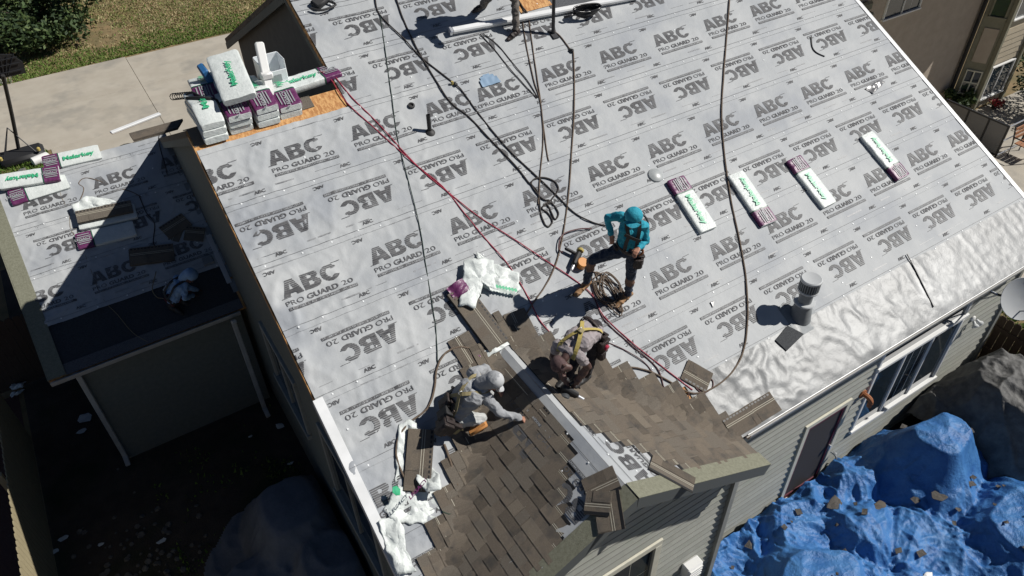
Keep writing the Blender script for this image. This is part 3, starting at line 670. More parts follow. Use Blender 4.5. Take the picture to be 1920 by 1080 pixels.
course(4, 2.36, XR, 0, [(False, 5.07, 2.4, 13)])
course(5, XL, 1.75, 0, [(False, -.16, 0, 2)])
course(5, 3.3, XR, 0, [(True, 5.47, 3.4, 13)], tmin=.955)
course(6, XL, 1.0, 0, [(True, -.3, 0, 1)], tmin=.42)
# silver membrane along the eave, crumpled
def foil_h(x, t):
    w = x + .35 * nz(x * 1.1, t * 1.4, 5.5)
    c = ridged(w * 2.3, t * .8 + .3 * w, 4.4, 5) + .7 * ridged(w * 4.1 + t, t * 1.2, 8.8, 5)
    f = (.015 - .009 * max(0, min(1, (x - 9.5) / 2))) * c * (.25 + .75 * max(0, min(1, 1.5 * abs(nz(x * .6, 2.2)) + .2))) + .002 * ridged(w * 9, t * 6, 3.8, 2)
    left = max(0, 1 - abs(x - 5.8) / 1.3)
    f += .02 * left * (ridged(x * 4.2, t * 3.8, 2.2, 3) - .3) + .004 * nz(x * 9, t * 9)
    e = min(1, (t + .03) / .12, (1.03 - t) / .07)
    return .011 + max(0, f) * max(0, e)
m = MB()
m.grid(lambda u, v: RP(4.55 + (RW - .03 - 4.55) * u, -.02 + .995 * v, foil_h(4.55 + (RW - .03 - 4.55) * u, -.02 + .995 * v)), 230, 30, skip=lambda u, v: in_gable(4.55 + 8.16 * u, (-.02 + .995 * v) * CS, .1))
foil = m.build('silver_membrane', 'foil', house, smooth=True, fix=False)
m = MB()                                         # granular membrane showing in the left valley
m.grid(lambda u, v: V((.02 + 1.0 * u, -.02 + 1.15 * v, zr(.02 + 1.0 * u, -.02 + 1.15 * v) + .007 + .003 * ridged(u * 4, v * 4))), 16, 18)
m.build('valley_membrane', 'granule', house, smooth=True, fix=False)
# bare board at the top of the course beside the lower ridge: the deck shows, plus loose bits of old felt
m = MB()
m.grid(lambda u, v: RP(5.78 + .64 * u, 7.68 + .35 * v, .018 + .004 * nz(u * 5, v * 5)), 8, 6)
m.build('bare_board_patch', 'osb', house, smooth=True, fix=False)
# ---- cross gable: board slabs, its own underlayment and print
def GP(side, u, y, h=0.0):
    """point on the small gable: side -1 left / +1 right, u down the slope from its ridge"""
    return V((GX + side * (u * CS + h * SN), y, GZ - u * SN + h * CS))
GU = GH / CS
d = MB()
for sd in (-1, 1):
    d.prism([GP(sd, 0, GF), GP(sd, GU + .09, GF), GP(sd, GU + .09, .06), GP(sd, GU, .0), GP(sd, 0, 2.3)], V((-.0 * sd, 0, -.09)))
d.build('gable_deck', 'osb', house)
def gw(u, y, sd):
    return .006 + .006 * ridged(u * 2.1 + sd, y * 1.3, 6.6, 4) + .004 * ridged(u * 5, y * 3.7, 2.6, 3)
for sd in (-1, 1):
    m = MB()
    def pt(a, b_, sd=sd):
        u = GU * a
        y1 = 2.3 - u * CS
        y = (GF + .02) + (y1 - GF - .02) * b_
        hh = gw(u, y, sd)
        if sd < 0 and u > .5 and y < .1:
            hh += .012 * ridged(u * 2.6, y * 4, 1.7, 3)
        return GP(sd, u, y, hh * min(1, .4 + u * 3))
    m.grid(pt, 40, 44)
    sh = m.build('underlayment_sheet', 'sheet', house, smooth=True, fix=False)
    ink = MB()
    if sd > 0:
        for yy in (.823, -.42):
            print_logo(ink, .0035, lambda u, v, e, yy=yy: GP(1, .45 - v, yy + u, .0125 + e))
        for yy in (1.75, .62):
            print_small(ink, .0035, lambda u, v, e, yy=yy: GP(1, .2 - v, yy - u, .0125 + e), 0, 0)
    else:
        for yy in (.7, -.55):
            print_logo(ink, .0035, lambda u, v, e, yy=yy: GP(-1, .48 + v, max(GF + .03, yy + u), .0135 + e + gw(.48 + v, yy + u, -1) - .006))
        for yy in (2.0, .78):
            print_small(ink, .0035, lambda u, v, e, yy=yy: GP(-1, .2 - v, yy - u, .0125 + e), 0, 0)
        print_small(ink, .0035, lambda u, v, e: GP(-1, .88 + v, -.46 + u, .016 + e), 0, 0)
    for uu, w in ((.13, .006), (.36, .003), (.385, .003), (1.05, .006)):
        for i in range(24):
            a, b_ = GF + .03 + 2.2 * i / 24, GF + .03 + 2.2 * (i + 1) / 24
            if b_ < 2.25 - uu:
                ink.add([GP(sd, uu, a, .014), GP(sd, uu, b_, .014), GP(sd, uu + w, b_, .014), GP(sd, uu + w, a, .014)], [(0, 1, 2, 3)], 0 if w > .005 else 2)
    ink.build('lettering', ['ink', 'sheet', 'ink_faint'], sh, fix=False)
    for i in range(9):
        cap_nail(GP(sd, rng.uniform(.1, .5), rng.uniform(-.3, 1.9), .014), V((sd * SN, 0, CS)))
# ---- shingles, one object per strip
SHN = ['sh0', 'sh1', 'sh2', 'sh3', 'sh4', 'tar', 'chalk']
def shingle_strip(side, u_butt, y0, y1, r, lift, end_front=False, end_rear=False, butt_dark=True):
    """laminated strip on the cross gable: base ply, tabs of different tone and thickness, nail line above the exposure"""
    EXP, HT = .143, .33
    m = MB()
    n = max(2, int((y1 - y0) / .08))
    def surf(u, y, h):
        # follow the gable plane, and lap up on to the big slope beyond the valley
        x = GX + side * u * CS
        z = GZ - u * SN
        zz = max(z, .5 * y)
        over = .5 * y > z
        p = V((x, y, zz))
        return p + (NR if over else V((side * SN, 0, CS))) * (h + .024 * max(0, min(1, (.5 * y - z + .02) / .07)))
    def ply(ua, ub, ya, yb, ha, hb, th, mi, nn):
        rows = []
        for i in range(nn + 1):
            y = ya + (yb - ya) * i / nn
            rows += [surf(ua, y, ha), surf(ub, y, hb), surf(ub, y, hb + th), surf(ua, y, ha + th)]
        fs = []
        for i in range(nn):
            b_ = i * 4
            for a in range(4):
                fs.append((b_ + a, b_ + (a + 1) % 4, b_ + 4 + (a + 1) % 4, b_ + 4 + a))
        fs += [(0, 1, 2, 3), tuple(4 * nn + q for q in (3, 2, 1, 0))]
        m.add(rows, fs, mi)
    u_top = max(.1, u_butt - HT)
    tone = r.choice([0, 0, 1, 4, 2])
    ply(u_top, u_butt, y0, y1, lift + .001, lift + .009, .004, tone, n)
    y = y0
    while y < y1 - .02:
        L_ = min(r.uniform(.11, .34), y1 - y)
        if y1 - y - L_ < .06:
            L_ = y1 - y
        g = r.choice([0, 0, .0, .012])
        if r.random() < .72:
            ply(max(u_top, u_butt - .16), u_butt, y + g, y + L_ - g, lift + .0085, lift + .0135, .0045, r.choice([0, 0, 1, 1, 2, 3, 4, 4]), max(1, int(L_ / .08)))
        y += L_
    for du in (.163, .183):
        if u_butt - du > u_top:
            ply(u_butt - du, u_butt - du + .006, y0, y1, lift + .0098, lift + .0098, .001, 6, n)
    if end_front:
        y = y0 + .01
        while y < y1 - .06:                         # sealant dashes along the top edge
            ply(u_top + .012, u_top + .035, y, y + .035, lift + .0055, lift + .0055, .002, 5, 1)
            y += .05
        ply(u_top, u_top + .045, y0, y1, lift + .0042, lift + .005, .0012, 5, n)
    if butt_dark:
        ply(u_butt - .004, u_butt + .002, y0, y1, lift + .002, lift + .002, .006, 5, n)
    return m.build('shingle', SHN, house, fix=True)
def stair_left(u):   # front end of the laid strips on the left slope
    return max(GF + .12, .93 - 1.1 * u)
def stair_right(u):
    return max(GF + .17, .98 - 1.0 * u)
r = random.Random(21)
for side, st in ((-1, stair_left), (1, stair_right)):
    j = 0
    u = GU + .07
    while u > .2:
        front = st(u) + r.uniform(-.03, .03)
        yv = 2.3 - u * CS                             # valley
        rear = yv + (.42 + .2 * (j % 2) + r.uniform(-.05, .05))
        L_ = 1.0
        a = front
        first = True
        while a < rear - .08:
            e = min(a + (L_ if not first else r.uniform(.4, .98)), rear)
            if rear - e < .2:
                e = rear
            shingle_strip(side, u, a + .002, e - .002, r, .010 + .0015 * 0, end_front=first, butt_dark=True)
            a = e
            first = False
        u -= .143
        j += 1
# the few strips woven up beyond the valley on to the big slope: stepped ends
def roof_shingle(cx, ct, ang, L_, W_, h, r, tones=(0, 1, 4), name='shingle', parent=house, nail=True, curl=0.0, dark=False):
    """a strip lying on the big slope, ang = rotation in the plane (0: length along x)"""
    m = MB()
    ca, sa = math.cos(ang), math.sin(ang)
    base = lambda a, b_, hh: RP(cx + a * ca - b_ * sa, ct + a * sa + b_ * ca, h + hh + curl * abs(a / L_ * 2) ** 3)
    def ply(a0, a1, b0, b1, h0, th, mi, n=4):
        vs, fs = [], []
        for i in range(n + 1):
            a = a0 + (a1 - a0) * i / n
            vs += [base(a, b0, h0), base(a, b1, h0), base(a, b1, h0 + th), base(a, b0, h0 + th)]
        for i in range(n):
            q = i * 4
            fs += [(q + e, q + (e + 1) % 4, q + 4 + (e + 1) % 4, q + 4 + e) for e in range(4)]
        fs += [(0, 1, 2, 3), tuple(4 * n + e for e in (3, 2, 1, 0))]
        m.add(vs, fs, mi)
    ply(-L_ / 2, L_ / 2, -W_ / 2, W_ / 2, 0, .005, r.choice(tones))
    a = -L_ / 2
    while a < L_ / 2 - .05:
        e = min(a + r.uniform(.12, .3), L_ / 2)
        if r.random() < .7:
            ply(a, e, -W_ / 2, -W_ / 2 + W_ * .47, .005, .004, r.choice(tones), 1)
        a = e
    if nail:
        for o_ in (.02, .045):
            ply(-L_ / 2, L_ / 2, o_, o_ + .006, .0052, .001, 6)
    if dark:
        for i in range(int(L_ / .06)):
            q = -L_ / 2 + i * .06
            ply(q, q + .04, W_ / 2 - .04, W_ / 2 - .015, .0052, .0015, 5, 1)
    return m.build(name, SHN, parent)
r = random.Random(5)
for (x, y, L_, W_, a) in ((2.86, 2.4, .5, .33, 1.5), (2.02, 2.4, .5, .33, 1.63)):
    roof_shingle(x, y / CS, a, L_, W_, .022 + r.uniform(0, .012), r, tones=(0, 4, 1))
# starter strips at the right eave beyond the valley
for i in range(2):
    roof_shingle(4.98 + .42 * i, .17 + .006 * i, .0, .5, .3, .052 - .008 * i, r, tones=(0, 1, 3), dark=True)
cap_part = caps                                        # built after the garage
# ---------------------------------------------------------------- walls, openings and trim of the house
def siding(parent, x0, x1, y, z0, z1, holes, exp=.155, matn='siding', top=None):
    """lap siding on a wall facing -y: every board is an object; top(x) trims the boards under a sloping roof"""
    z = z0
    while z < z1 - .02:
        zz = min(z + exp, z1)
        segs = [(x0, x1)]
        for (a, b_, c, e) in holes:
            if c < zz - .01 and e > z + .01:
                ns = []
                for (p, q) in segs:
                    if b_ <= p or a >= q: ns.append((p, q)); continue
                    if a > p: ns.append((p, a))
                    if b_ < q: ns.append((b_, q))
                segs = ns
        for (p, q) in segs:
            if top:
                p2, q2 = p, q
                lim = top(zz)
                p2, q2 = max(p, lim[0]), min(q, lim[1])
                if q2 - p2 < .05: continue
                p, q = p2, q2
            m = MB()
            m.prism([(p, y - .034, z), (p, y - .004, zz + .012), (p, y + .004, zz + .012), (p, y + .004, z)], (q - p, 0, 0))
            m.box(((p + q) / 2, y - .0335, z + .008), (q - p, .004, .017), mi=1)
            m.build('siding_board', [(matn, matn + '_b', matn + '_c')[rng.randrange(3)], 'siding_edge'], parent)
        z += exp
def window(parent, c, W_, H_, axis, out, bars=(1, 0), frame='cream', depth=.05, pane='glass', grid=None, fw=.07):
    """sash window: c centre, axis = horizontal unit vector in the wall, out = outward normal"""
    A, O, Z = V(axis), V(out), V((0, 0, 1))
    c = V(c)
    m = MB()
    fr = lambda a0, a1, z0, z1, d0, d1: m.box(c + A * ((a0 + a1) / 2) + Z * ((z0 + z1) / 2) + O * ((d0 + d1) / 2), (abs(a1 - a0), abs(d1 - d0), abs(z1 - z0)), (A, O, Z), bev=.006)
    hw, hh = W_ / 2, H_ / 2
    fr(-hw - fw, hw + fw, hh, hh + fw, -.03, depth)
    fr(-hw - fw - .02, hw + fw + .02, -hh - fw, -hh, -.03, depth + .03)
    fr(-hw - fw, -hw, -hh + .001, hh - .001, -.03, depth)
    fr(hw, hw + fw, -hh + .001, hh - .001, -.03, depth)
    for i in range(1, bars[0] + 1):
        a = -hw + W_ * i / (bars[0] + 1)
        fr(a - .022, a + .022, -hh + .002, hh - .002, -.03, depth - .012)
    for i in range(1, bars[1] + 1):
        z = -hh + H_ * i / (bars[1] + 1)
        fr(-hw + .002, hw - .002, z - .022, z + .022, -.028, depth - .016)
    if grid:
        for (a0, a1, nx, nzz) in grid:
            for i in range(1, nx):
                a = a0 + (a1 - a0) * i / nx
                fr(a - .008, a + .008, -hh + .003, hh - .003, -.02, .012)
            for i in range(1, nzz):
                z = -hh + H_ * i / nzz
                fr(a0, a1, z - .008, z + .008, -.02, .01)
    w = m.build('window', frame, parent)
    p = MB()
    p.box(c + O * .006, (W_, .008, H_), (A, O, Z))
    p.build('pane', pane, w)
    return w
MW = .3                                           # main rear wall plane (faces the camera side)
w = MB()
w.box(((4.69 + 12.5) / 2, MW + .08, (GROUND + -.16) / 2), (12.5 - 4.69, .14, -.16 - GROUND))
wall_main = w.build('wall', 'siding', house)
WIN = (8.62, 10.95, -2.72, -.5)                   # long window with a transom
DOOR = (7.08, 8.02, -3.72, -1.62)
siding(wall_main, 4.7, 12.44, MW, GROUND + .25, -.2, [(WIN[0] - .09, WIN[1] + .09, WIN[2] - .1, WIN[3] + .1), (DOOR[0] - .1, DOOR[1] + .1, GROUND, DOOR[3] + .12)])
for (z0, z1, br, gr) in ((-2.72, -1.2, (2, 0), [(-.36, .38, 3, 5)]), (-1.06, -.5, (0, 0), None)):
    window(house, ((WIN[0] + WIN[1]) / 2, MW, (z0 + z1) / 2), WIN[1] - WIN[0], z1 - z0, (1, 0, 0), (0, -1, 0), bars=br, frame='white', grid=gr, fw=.065)
# door: frame, screen, handle
m = MB()
for (a, b_, c_, e, mi) in ((DOOR[0] - .09, DOOR[0], GROUND + .2, DOOR[3] + .09, 0), (DOOR[1], DOOR[1] + .09, GROUND + .2, DOOR[3] + .09, 0), (DOOR[0], DOOR[1], DOOR[3] + .001, DOOR[3] + .09, 0)):
    m.box(((a + b_) / 2, MW - .02, (c_ + e) / 2), (b_ - a, .07, e - c_), mi=mi)
m.box(((DOOR[0] + DOOR[1]) / 2, MW - .06, DOOR[2] - .06), (1.1, .2, .1), mi=0)
for (a, b_, c_, e) in ((DOOR[0] + .003, DOOR[0] + .06, DOOR[2], DOOR[3] - .003), (DOOR[1] - .06, DOOR[1] - .003, DOOR[2], DOOR[3] - .003), (DOOR[0] + .06, DOOR[1] - .06, DOOR[3] - .09, DOOR[3] - .003), (DOOR[0] + .06, DOOR[1] - .06, DOOR[2], DOOR[2] + .09)):
    m.box(((a + b_) / 2, MW - .012, (c_ + e) / 2), (b_ - a, .05, e - c_), mi=1)
dr = m.build('door', ['cream', 'maroon'], house)
p = MB(); p.box(((DOOR[0] + DOOR[1]) / 2, MW - .008, (DOOR[2] + DOOR[3]) / 2), (DOOR[1] - DOOR[0] - .12, .02, DOOR[3] - DOOR[2] - .18))
p.build('screen_panel', 'door_dark', dr)
p = MB(); p.box((DOOR[1] - .05, MW - .06, -2.75), (.03, .05, .13), bev=.008); p.build('handle', 'alu', dr)
# corner boards, soffit, fascia, gutters
m = MB(); m.box((12.47, MW - .02, (GROUND - .16) / 2), (.1, .09, -.16 - GROUND)); m.build('corner_board', 'trim', house)
m = MB(); m.box(((4.9 + RW) / 2, .16, -.14), (RW - 4.9, .28, .02)); m.build('soffit', 'soffit', house)
def gutter(name, x0, x1, y, z, parent):
    m = MB()
    prof = [(0, 0), (-.015, -.075), (-.03, -.1), (-.1, -.1), (-.115, -.06), (-.125, -.01), (-.125, 0), (-.115, 0), (-.105, -.05), (-.09, -.088), (-.035, -.088), (-.01, -.01)]
    P = [(x0, y + a, z + b_) for a, b_ in prof]
    m.prism(P, (x1 - x0, 0, 0))
    return m.build(name, 'gutter', parent)
gutter('gutter', 5.0, RW + .02, .06, -.005, house)
m = MB()
for (a, b_) in ((4.99, RW + .01),):
    m.prism([RP(a, -.03, .004), RP(b_, -.03, .004), RP(b_, .0, .004), RP(a, .0, .004)], V((0, 0, -.006)))
m.build('drip_edge', 'whitemetal', house)
# right rake: white metal edge and barge board
m = MB()
m.prism([RP(RW - .075, -.03, .014), RP(RW + .01, -.03, .014), RP(RW + .01, 9.34, .014), RP(RW - .075, 9.34, .014)], NR * .006)
m.prism([RP(RW + .012, -.03, .02), RP(RW + .02, -.03, .02), RP(RW + .02, 9.34, .02), RP(RW + .012, 9.34, .02)], NR * -.12)
m.build('rake_edge', 'whitemetal', house)
m = MB(); m.prism([RP(RW - .03, 0, -.092), RP(RW - .0, 0, -.092), RP(RW - .0, 9.34, -.092), RP(RW - .03, 9.34, -.092)], V((0, 0, -.14))); m.build('barge_board', 'trim', house)
w = MB()
w.prism([(12.5, .35, GROUND), (12.5, 13.7, GROUND), (12.5, 13.7, 1.3), (12.5, UY, UZ - .14), (12.5, .35, .03)], (-.12, 0, 0))
w.build('wall', 'siding', house)
# left rake: board edge with a white metal flashing on its lower half
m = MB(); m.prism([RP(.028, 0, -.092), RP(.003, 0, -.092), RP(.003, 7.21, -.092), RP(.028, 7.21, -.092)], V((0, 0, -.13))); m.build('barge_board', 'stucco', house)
m = MB()
m.prism([RP(-.012, -.03, .036), RP(.105, -.03, .036), RP(.105, 2.93, .036), RP(-.012, 2.93, .036)], NR * .007)
m.prism([RP(-.02, -.03, .043), RP(-.0125, -.03, .043), RP(-.0125, 2.93, .043), RP(-.02, 2.93, .043)], NR * -.15)
m.build('rake_flashing', 'whitemetal', house)
m = MB(); m.prism([(-.0, RY, RZ - .1), (.03, RY, RZ - .1), (.03, 11.4, RZ - .5 * (11.4 - RY) - .1), (0, 11.4, RZ - .5 * (11.4 - RY) - .1)], (0, 0, -.13)); m.build('barge_board', 'stucco', house)
# left wall and the higher gable wall
LW = .16
w = MB()
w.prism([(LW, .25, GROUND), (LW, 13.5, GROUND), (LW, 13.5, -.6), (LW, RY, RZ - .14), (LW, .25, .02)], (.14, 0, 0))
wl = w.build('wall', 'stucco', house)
for (y, z, W_, H_, bars) in ((5.55, -1.1, 1.5, 1.2, (1, 0)), (2.72, -1.15, 1.75, 1.55, (1, 0))):
    window(house, (LW, y, z), W_, H_, (0, 1, 0), (-1, 0, 0), bars=bars, frame='trim', fw=.09)
w = MB()
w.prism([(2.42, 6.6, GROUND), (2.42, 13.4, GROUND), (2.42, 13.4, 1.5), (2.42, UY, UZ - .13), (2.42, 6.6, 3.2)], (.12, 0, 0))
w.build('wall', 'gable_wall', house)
m = MB()
m.prism([(2.25, UY, UZ - .095), (2.28, UY, UZ - .095), (2.28, 14, UZ - .5 * (14 - UY) - .095), (2.25, 14, UZ - .5 * (14 - UY) - .095)], (0, 0, -.15))
m.prism([RP(2.25, 7.3, -.095), RP(2.28, 7.3, -.095), RP(2.28, 9.33, -.095), RP(2.25, 9.33, -.095)], (0, 0, -.13))
m.build('barge_board', 'stucco', house)
m = MB(); m.box((2.405, 10.3, .8), (.02, 6.0, .1), (V((1, 0, 0)), V((0, CS, -SN)), V((0, SN, CS)))); m.build('trim_board', 'trim', house)
# cross gable: rake metal, barge boards, front wall with its boards, window, small wall vent
for sd in (-1, 1):
    m = MB()
    ue = GU + .1
    m.prism([GP(sd, 0, GF - .03, .02), GP(sd, ue, GF - .03, .02), GP(sd, ue, GF + .2, .02), GP(sd, .0, GF + .2, .02)], V((sd * SN, 0, CS)) * .006)
    m.build('rake_edge', 'olive', house)
    m = MB()
    m.prism([GP(sd, 0, GF - .03, .017), GP(sd, ue, GF - .03, .017), GP(sd, ue, GF - .03, -.17), GP(sd, .0855, GF - .03, -.17)], V((0, .025, 0)))
    m.build('barge_board', 'soffit', house)
    m = MB()
    m.prism([GP(sd, 0.02, GF, -.1), GP(sd, GU, GF, -.1), GP(sd, GU, -.16, -.1), GP(sd, 0.02, -.16, -.1)], V((0, 0, -.015)))
    m.build('soffit', 'soffit', house)
FW = -.2
gx0, gx1 = .34, 4.66
w = MB()
w.prism([(gx0, FW, GROUND), (gx1, FW, GROUND), (gx1, FW, -.05), (GX, FW, 1.0), (gx0, FW, -.05)], (0, .12, 0))
w.prism([(gx1, FW + .122, GROUND), (gx1, .36, GROUND), (gx1, .36, -.06), (gx1, FW + .122, -.06)], (-.1, 0, 0))
w.prism([(gx0, FW + .122, GROUND), (gx0, .36, GROUND), (gx0, .36, -.06), (gx0, FW + .122, -.06)], (.1, 0, 0))
wall_g = w.build('wall', 'siding', house)
GWIN = (1.72, 3.28, -2.75, -1.0)
siding(wall_g, gx0 + .0, gx1 - .0, FW, GROUND + .25, .98, [(GWIN[0] - .13, GWIN[1] + .13, GWIN[2] - .13, GWIN[3] + .13)], top=lambda z: (max(gx0, GX - (1.0 - z) * 2 + .02), min(gx1, GX + (1.0 - z) * 2 - .02)) if z > -.08 else (gx0, gx1))
window(house, ((GWIN[0] + GWIN[1]) / 2, FW - .01, (GWIN[2] + GWIN[3]) / 2), GWIN[1] - GWIN[0], GWIN[3] - GWIN[2], (1, 0, 0), (0, -1, 0), bars=(1, 0), frame='cream', fw=.12, grid=[(-.76, -.03, 2, 3), (.03, .76, 2, 3)])
for x in (gx0 - .02, gx1 + .0):
    m = MB(); m.box((x, FW - .03, (GROUND - .1) / 2), (.09, .1, -.1 - GROUND)); m.build('corner_board', 'trim', house)
m = MB()
m.prism([GP(1, .161, FW - .03, -.32), GP(1, GU - .1, FW - .03, -.32), GP(1, GU - .1, FW - .03, -.46), GP(1, .231, FW - .03, -.46)], V((0, -.02, 0)))
m.prism([GP(-1, .161, FW - .03, -.32), GP(-1, GU - .1, FW - .03, -.32), GP(-1, GU - .1, FW - .03, -.46), GP(-1, .231, FW - .03, -.46)], V((0, -.02, 0)))
m.build('frieze_board', 'trim', house)
m = MB()
m.box((4.12, FW - .1, -2.3), (.3, .16, .3), bev=.02)
for i in range(4):
    m.box((4.12, FW - .19, -2.41 + .07 * i), (.24, .03, .03))
m.build('wall_vent', 'white', house)
# ---------------------------------------------------------------- garage wing, lower at the left
GC = -5.0
GTS = 12.63
gx_l, gx_r = -3.25, .1
gt0, gt1 = 7.75 / CS, 11.5 / CS
d = MB()
d.prism([RP(gx_l, gt0, 0, GC), RP(gx_r + .05, gt0, 0, GC), RP(gx_r + .05, gt1, 0, GC), RP(gx_l, gt1, 0, GC)], NR * -.09)
ry, rz_ = 11.5, .75
d.prism([(gx_l, ry + .002, rz_), (gx_r, ry + .002, rz_), (gx_r, 16.6, rz_ - .5 * 5.1), (gx_l, 16.6, rz_ - .5 * 5.1)], V((0, SN, CS)) * -.09)
d.build('roof_deck', 'osb', house)
course(-1, gx_l + .22, gx_r + .04, GC, [], tmax=gt1 + .005, gable=False, nails=False)
course(0, gx_l + .22, gx_r + .04, GC, [(False, -1.45, -9, 9)], tmax=gt1 + .02, gable=False)
course(1, gx_l + .22, gx_r + .04, GC, [(True, -2.72, -9, 9)], gable=False)
course(2, gx_l + .22, gx_r + .04, GC, [(False, -2.1, -9, 9)], gable=False, tmin=8.6 / CS)
m = MB(); m.grid(lambda u, v: RP(gx_l + .22 + 3.13 * u, gt0 + .18 + .98 * v, .004 + .0015 * nz(u * 9, v * 4), GC), 40, 12); m.build('dark_membrane', 'felt', house, smooth=True, fix=False)
m = MB()
m.prism([RP(gx_l - .0, gt0, .03, GC), RP(gx_l + .27, gt0, .03, GC), RP(gx_l + .27, gt1, .03, GC), RP(gx_l, gt1, .03, GC)], NR * .006)
m.build('rake_edge', 'olive', house)
m = MB()
m.prism([RP(gx_l + .272, gt0 - .01, .012, GC), RP(gx_r, gt0 - .01, .012, GC), RP(gx_r, gt0 + .2, .012, GC), RP(gx_l + .272, gt0 + .2, .012, GC)], NR * .005)
m.build('eave_flashing', 'granule', house)
m = MB()
m.prism([RP(gx_l - .02, gt0, .034, GC), RP(gx_l - .003, gt0, .034, GC), RP(gx_l - .003, gt1, .034, GC), RP(gx_l - .02, gt1, .034, GC)], NR * -.2)
m.build('barge_board', 'olive', house)
ey, ez = 7.75, .5 * 7.75 + GC
gutter('gutter', gx_l, .02, ey + .05, ez + .0, house)
w = MB()
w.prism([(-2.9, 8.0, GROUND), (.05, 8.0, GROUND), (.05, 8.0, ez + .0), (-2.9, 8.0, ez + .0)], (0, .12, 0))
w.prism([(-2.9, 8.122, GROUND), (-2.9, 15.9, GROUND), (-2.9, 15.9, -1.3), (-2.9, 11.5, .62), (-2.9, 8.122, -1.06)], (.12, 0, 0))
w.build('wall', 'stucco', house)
m = MB(); m.box((-1.5, 7.92, ez - .12), (2.9, .3, .02)); m.build('soffit', 'soffit', house)
def downspout(x, y, z0, z1, parent, off=.0):
    m = MB()
    m.box((x, y, (z0 + z1) / 2), (.09, .07, z1 - z0), bev=.012)
    m.box((x, y - .1, z0 + .05), (.09, .25, .07), (V((1, 0, 0)), V((0, .93, .36)), V((0, -.36, .93))), bev=.012)
    m.box((x, y - .06, z1 + .06), (.09, .26, .07), (V((1, 0, 0)), V((0, .8, -.6)), V((0, .6, .8))), bev=.012)
    return m.build('downspout', 'gutter', parent)
downspout(-2.86, 7.93, GROUND + .12, ez - .18, house)
downspout(-.16, 7.6, GROUND + .12, ez - .12, house)
m = MB()                                            # step flashing where the low roof meets the wall
for i in range(12):
    t = gt0 + .35 + i * .33
    m.prism([RP(LW - .1, t, .01, GC), RP(LW - .004, t, .01, GC), RP(LW - .004, t + .28, .014, GC), RP(LW - .1, t + .28, .014, GC)], NR * .003)
m.build('step_flashing', 'ventgrey', house)
o = caps.build('cap_nail', 'capnail', house, fix=False)
tag(o, kind='stuff')
# ---------------------------------------------------------------- ground
def ground_sheet(name, poly, dz, m, kind='structure'):
    b = MB()
    b.add([V((x, y, GROUND + dz)) for x, y in poly], [tuple(range(len(poly)))])
    return tag(b.build(name, m, fix=False), kind=kind)
ground_sheet('ground', [(-120, -80), (150, -80), (150, 160), (-120, 160)], 0, 'lawn')
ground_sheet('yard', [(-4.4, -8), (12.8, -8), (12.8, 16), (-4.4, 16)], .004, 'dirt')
ground_sheet('mulch_bed', [(-12, -6), (-4.5, -6), (-4.5, 11.1), (-12, 11.1)], .004, 'redroof')
ground_sheet('patio', [(16.5, -2), (34, -2), (34, 7.2), (16.5, 7.2)], .004, 'concrete')
# driveway: four slabs with open joints
for i, (xa, xb, ya, yb) in enumerate(((-7.5, 1.03, 21.9, 24.9), (-7.5, 1.03, 24.912, 27.85), (1.042, 9.5, 16.5, 24.9), (1.042, 9.5, 24.912, 27.75), (-2.4, 1.03, 16.5, 21.89))):
    b = MB(); b.box(((xa + xb) / 2, (ya + yb) / 2, GROUND - .04), (xb - xa, yb - ya, .1 + .012), bev=.006)
    tag(b.build('driveway_slab', 'concrete'), kind='structure')
def blades(name, n, area, h, m, seed, dens=None):
    """short blades of grass; one object"""
    r = random.Random(seed)
    b = MB()
    while n > 0:
        x, y = area(r)
        if dens and r.random() > dens(x, y): n -= 1; continue
        a = r.uniform(0, 6.283)
        w, hh = r.uniform(.012, .03), h * r.uniform(.5, 1.2)
        dx, dy = math.cos(a) * w, math.sin(a) * w
        lx, ly = r.gauss(0, hh * .5), r.gauss(0, hh * .5)
        b.add([(x - dx, y - dy, GROUND), (x + dx, y + dy, GROUND), (x + lx, y + ly, GROUND + hh)], [(0, 1, 2)])
        n -= 1
    return tag(b.build(name, m, fix=False), kind='stuff')
def lawn_area(r):
    y = 27.9 + 10.5 * r.random() ** 1.3
    return r.uniform(-5, 10 + (y - 28) * .4), y
bare = lambda x, y: ((x - .6) / 1.2) ** 2 + ((y - 30.7) / 1.6) ** 2 + .9 * nz(x * 1.6, y * 1.3) + rng.uniform(-.35, .35) < .75
green = lambda x, y: .03 if bare(x, y) else 1.0 if y < 29.6 + .7 * nz(x * .5, y * .3) else .4
dry = lambda x, y: .12 if bare(x, y) else .1 if y < 29.5 + .7 * nz(x * .5, y * .3) else 1.0
blades('grass', 52000, lawn_area, .08, 'grass', 1, green)
blades('dry_grass', 52000, lawn_area, .07, 'drygrass', 2, dry)
blades('grass', 9000, lambda r: (r.uniform(12.95, 16.4), r.uniform(-2.5, 3.2)), .1, 'grass', 3)
blades('weeds', 4000, lambda r: (r.uniform(-2.6, .0), r.uniform(3.2, 7.8)), .07, 'grass', 4, lambda x, y: max(0, nz(x * 1.3, y * 1.3) * 2))
blades('grass', 2200, lambda r: (r.uniform(-4.4, -2.5), r.uniform(20.0, 21.9)), .12, 'grass', 6)
b = MB()
r = random.Random(8)
for i in range(110):                                   # stones and litter in the yard
    x, y = r.gauss(-3.1, .5), r.gauss(5.6, .6)
    s = r.uniform(.02, .07)
    b.lathe((x, y, GROUND + s * .2), [(s * .5, -s * .3), (s, 0), (s * .7, s * .45)], V((r.gauss(0, .2), r.gauss(0, .2), 1)), 6)
tag(b.build('gravel', 'stone', fix=False), kind='stuff')
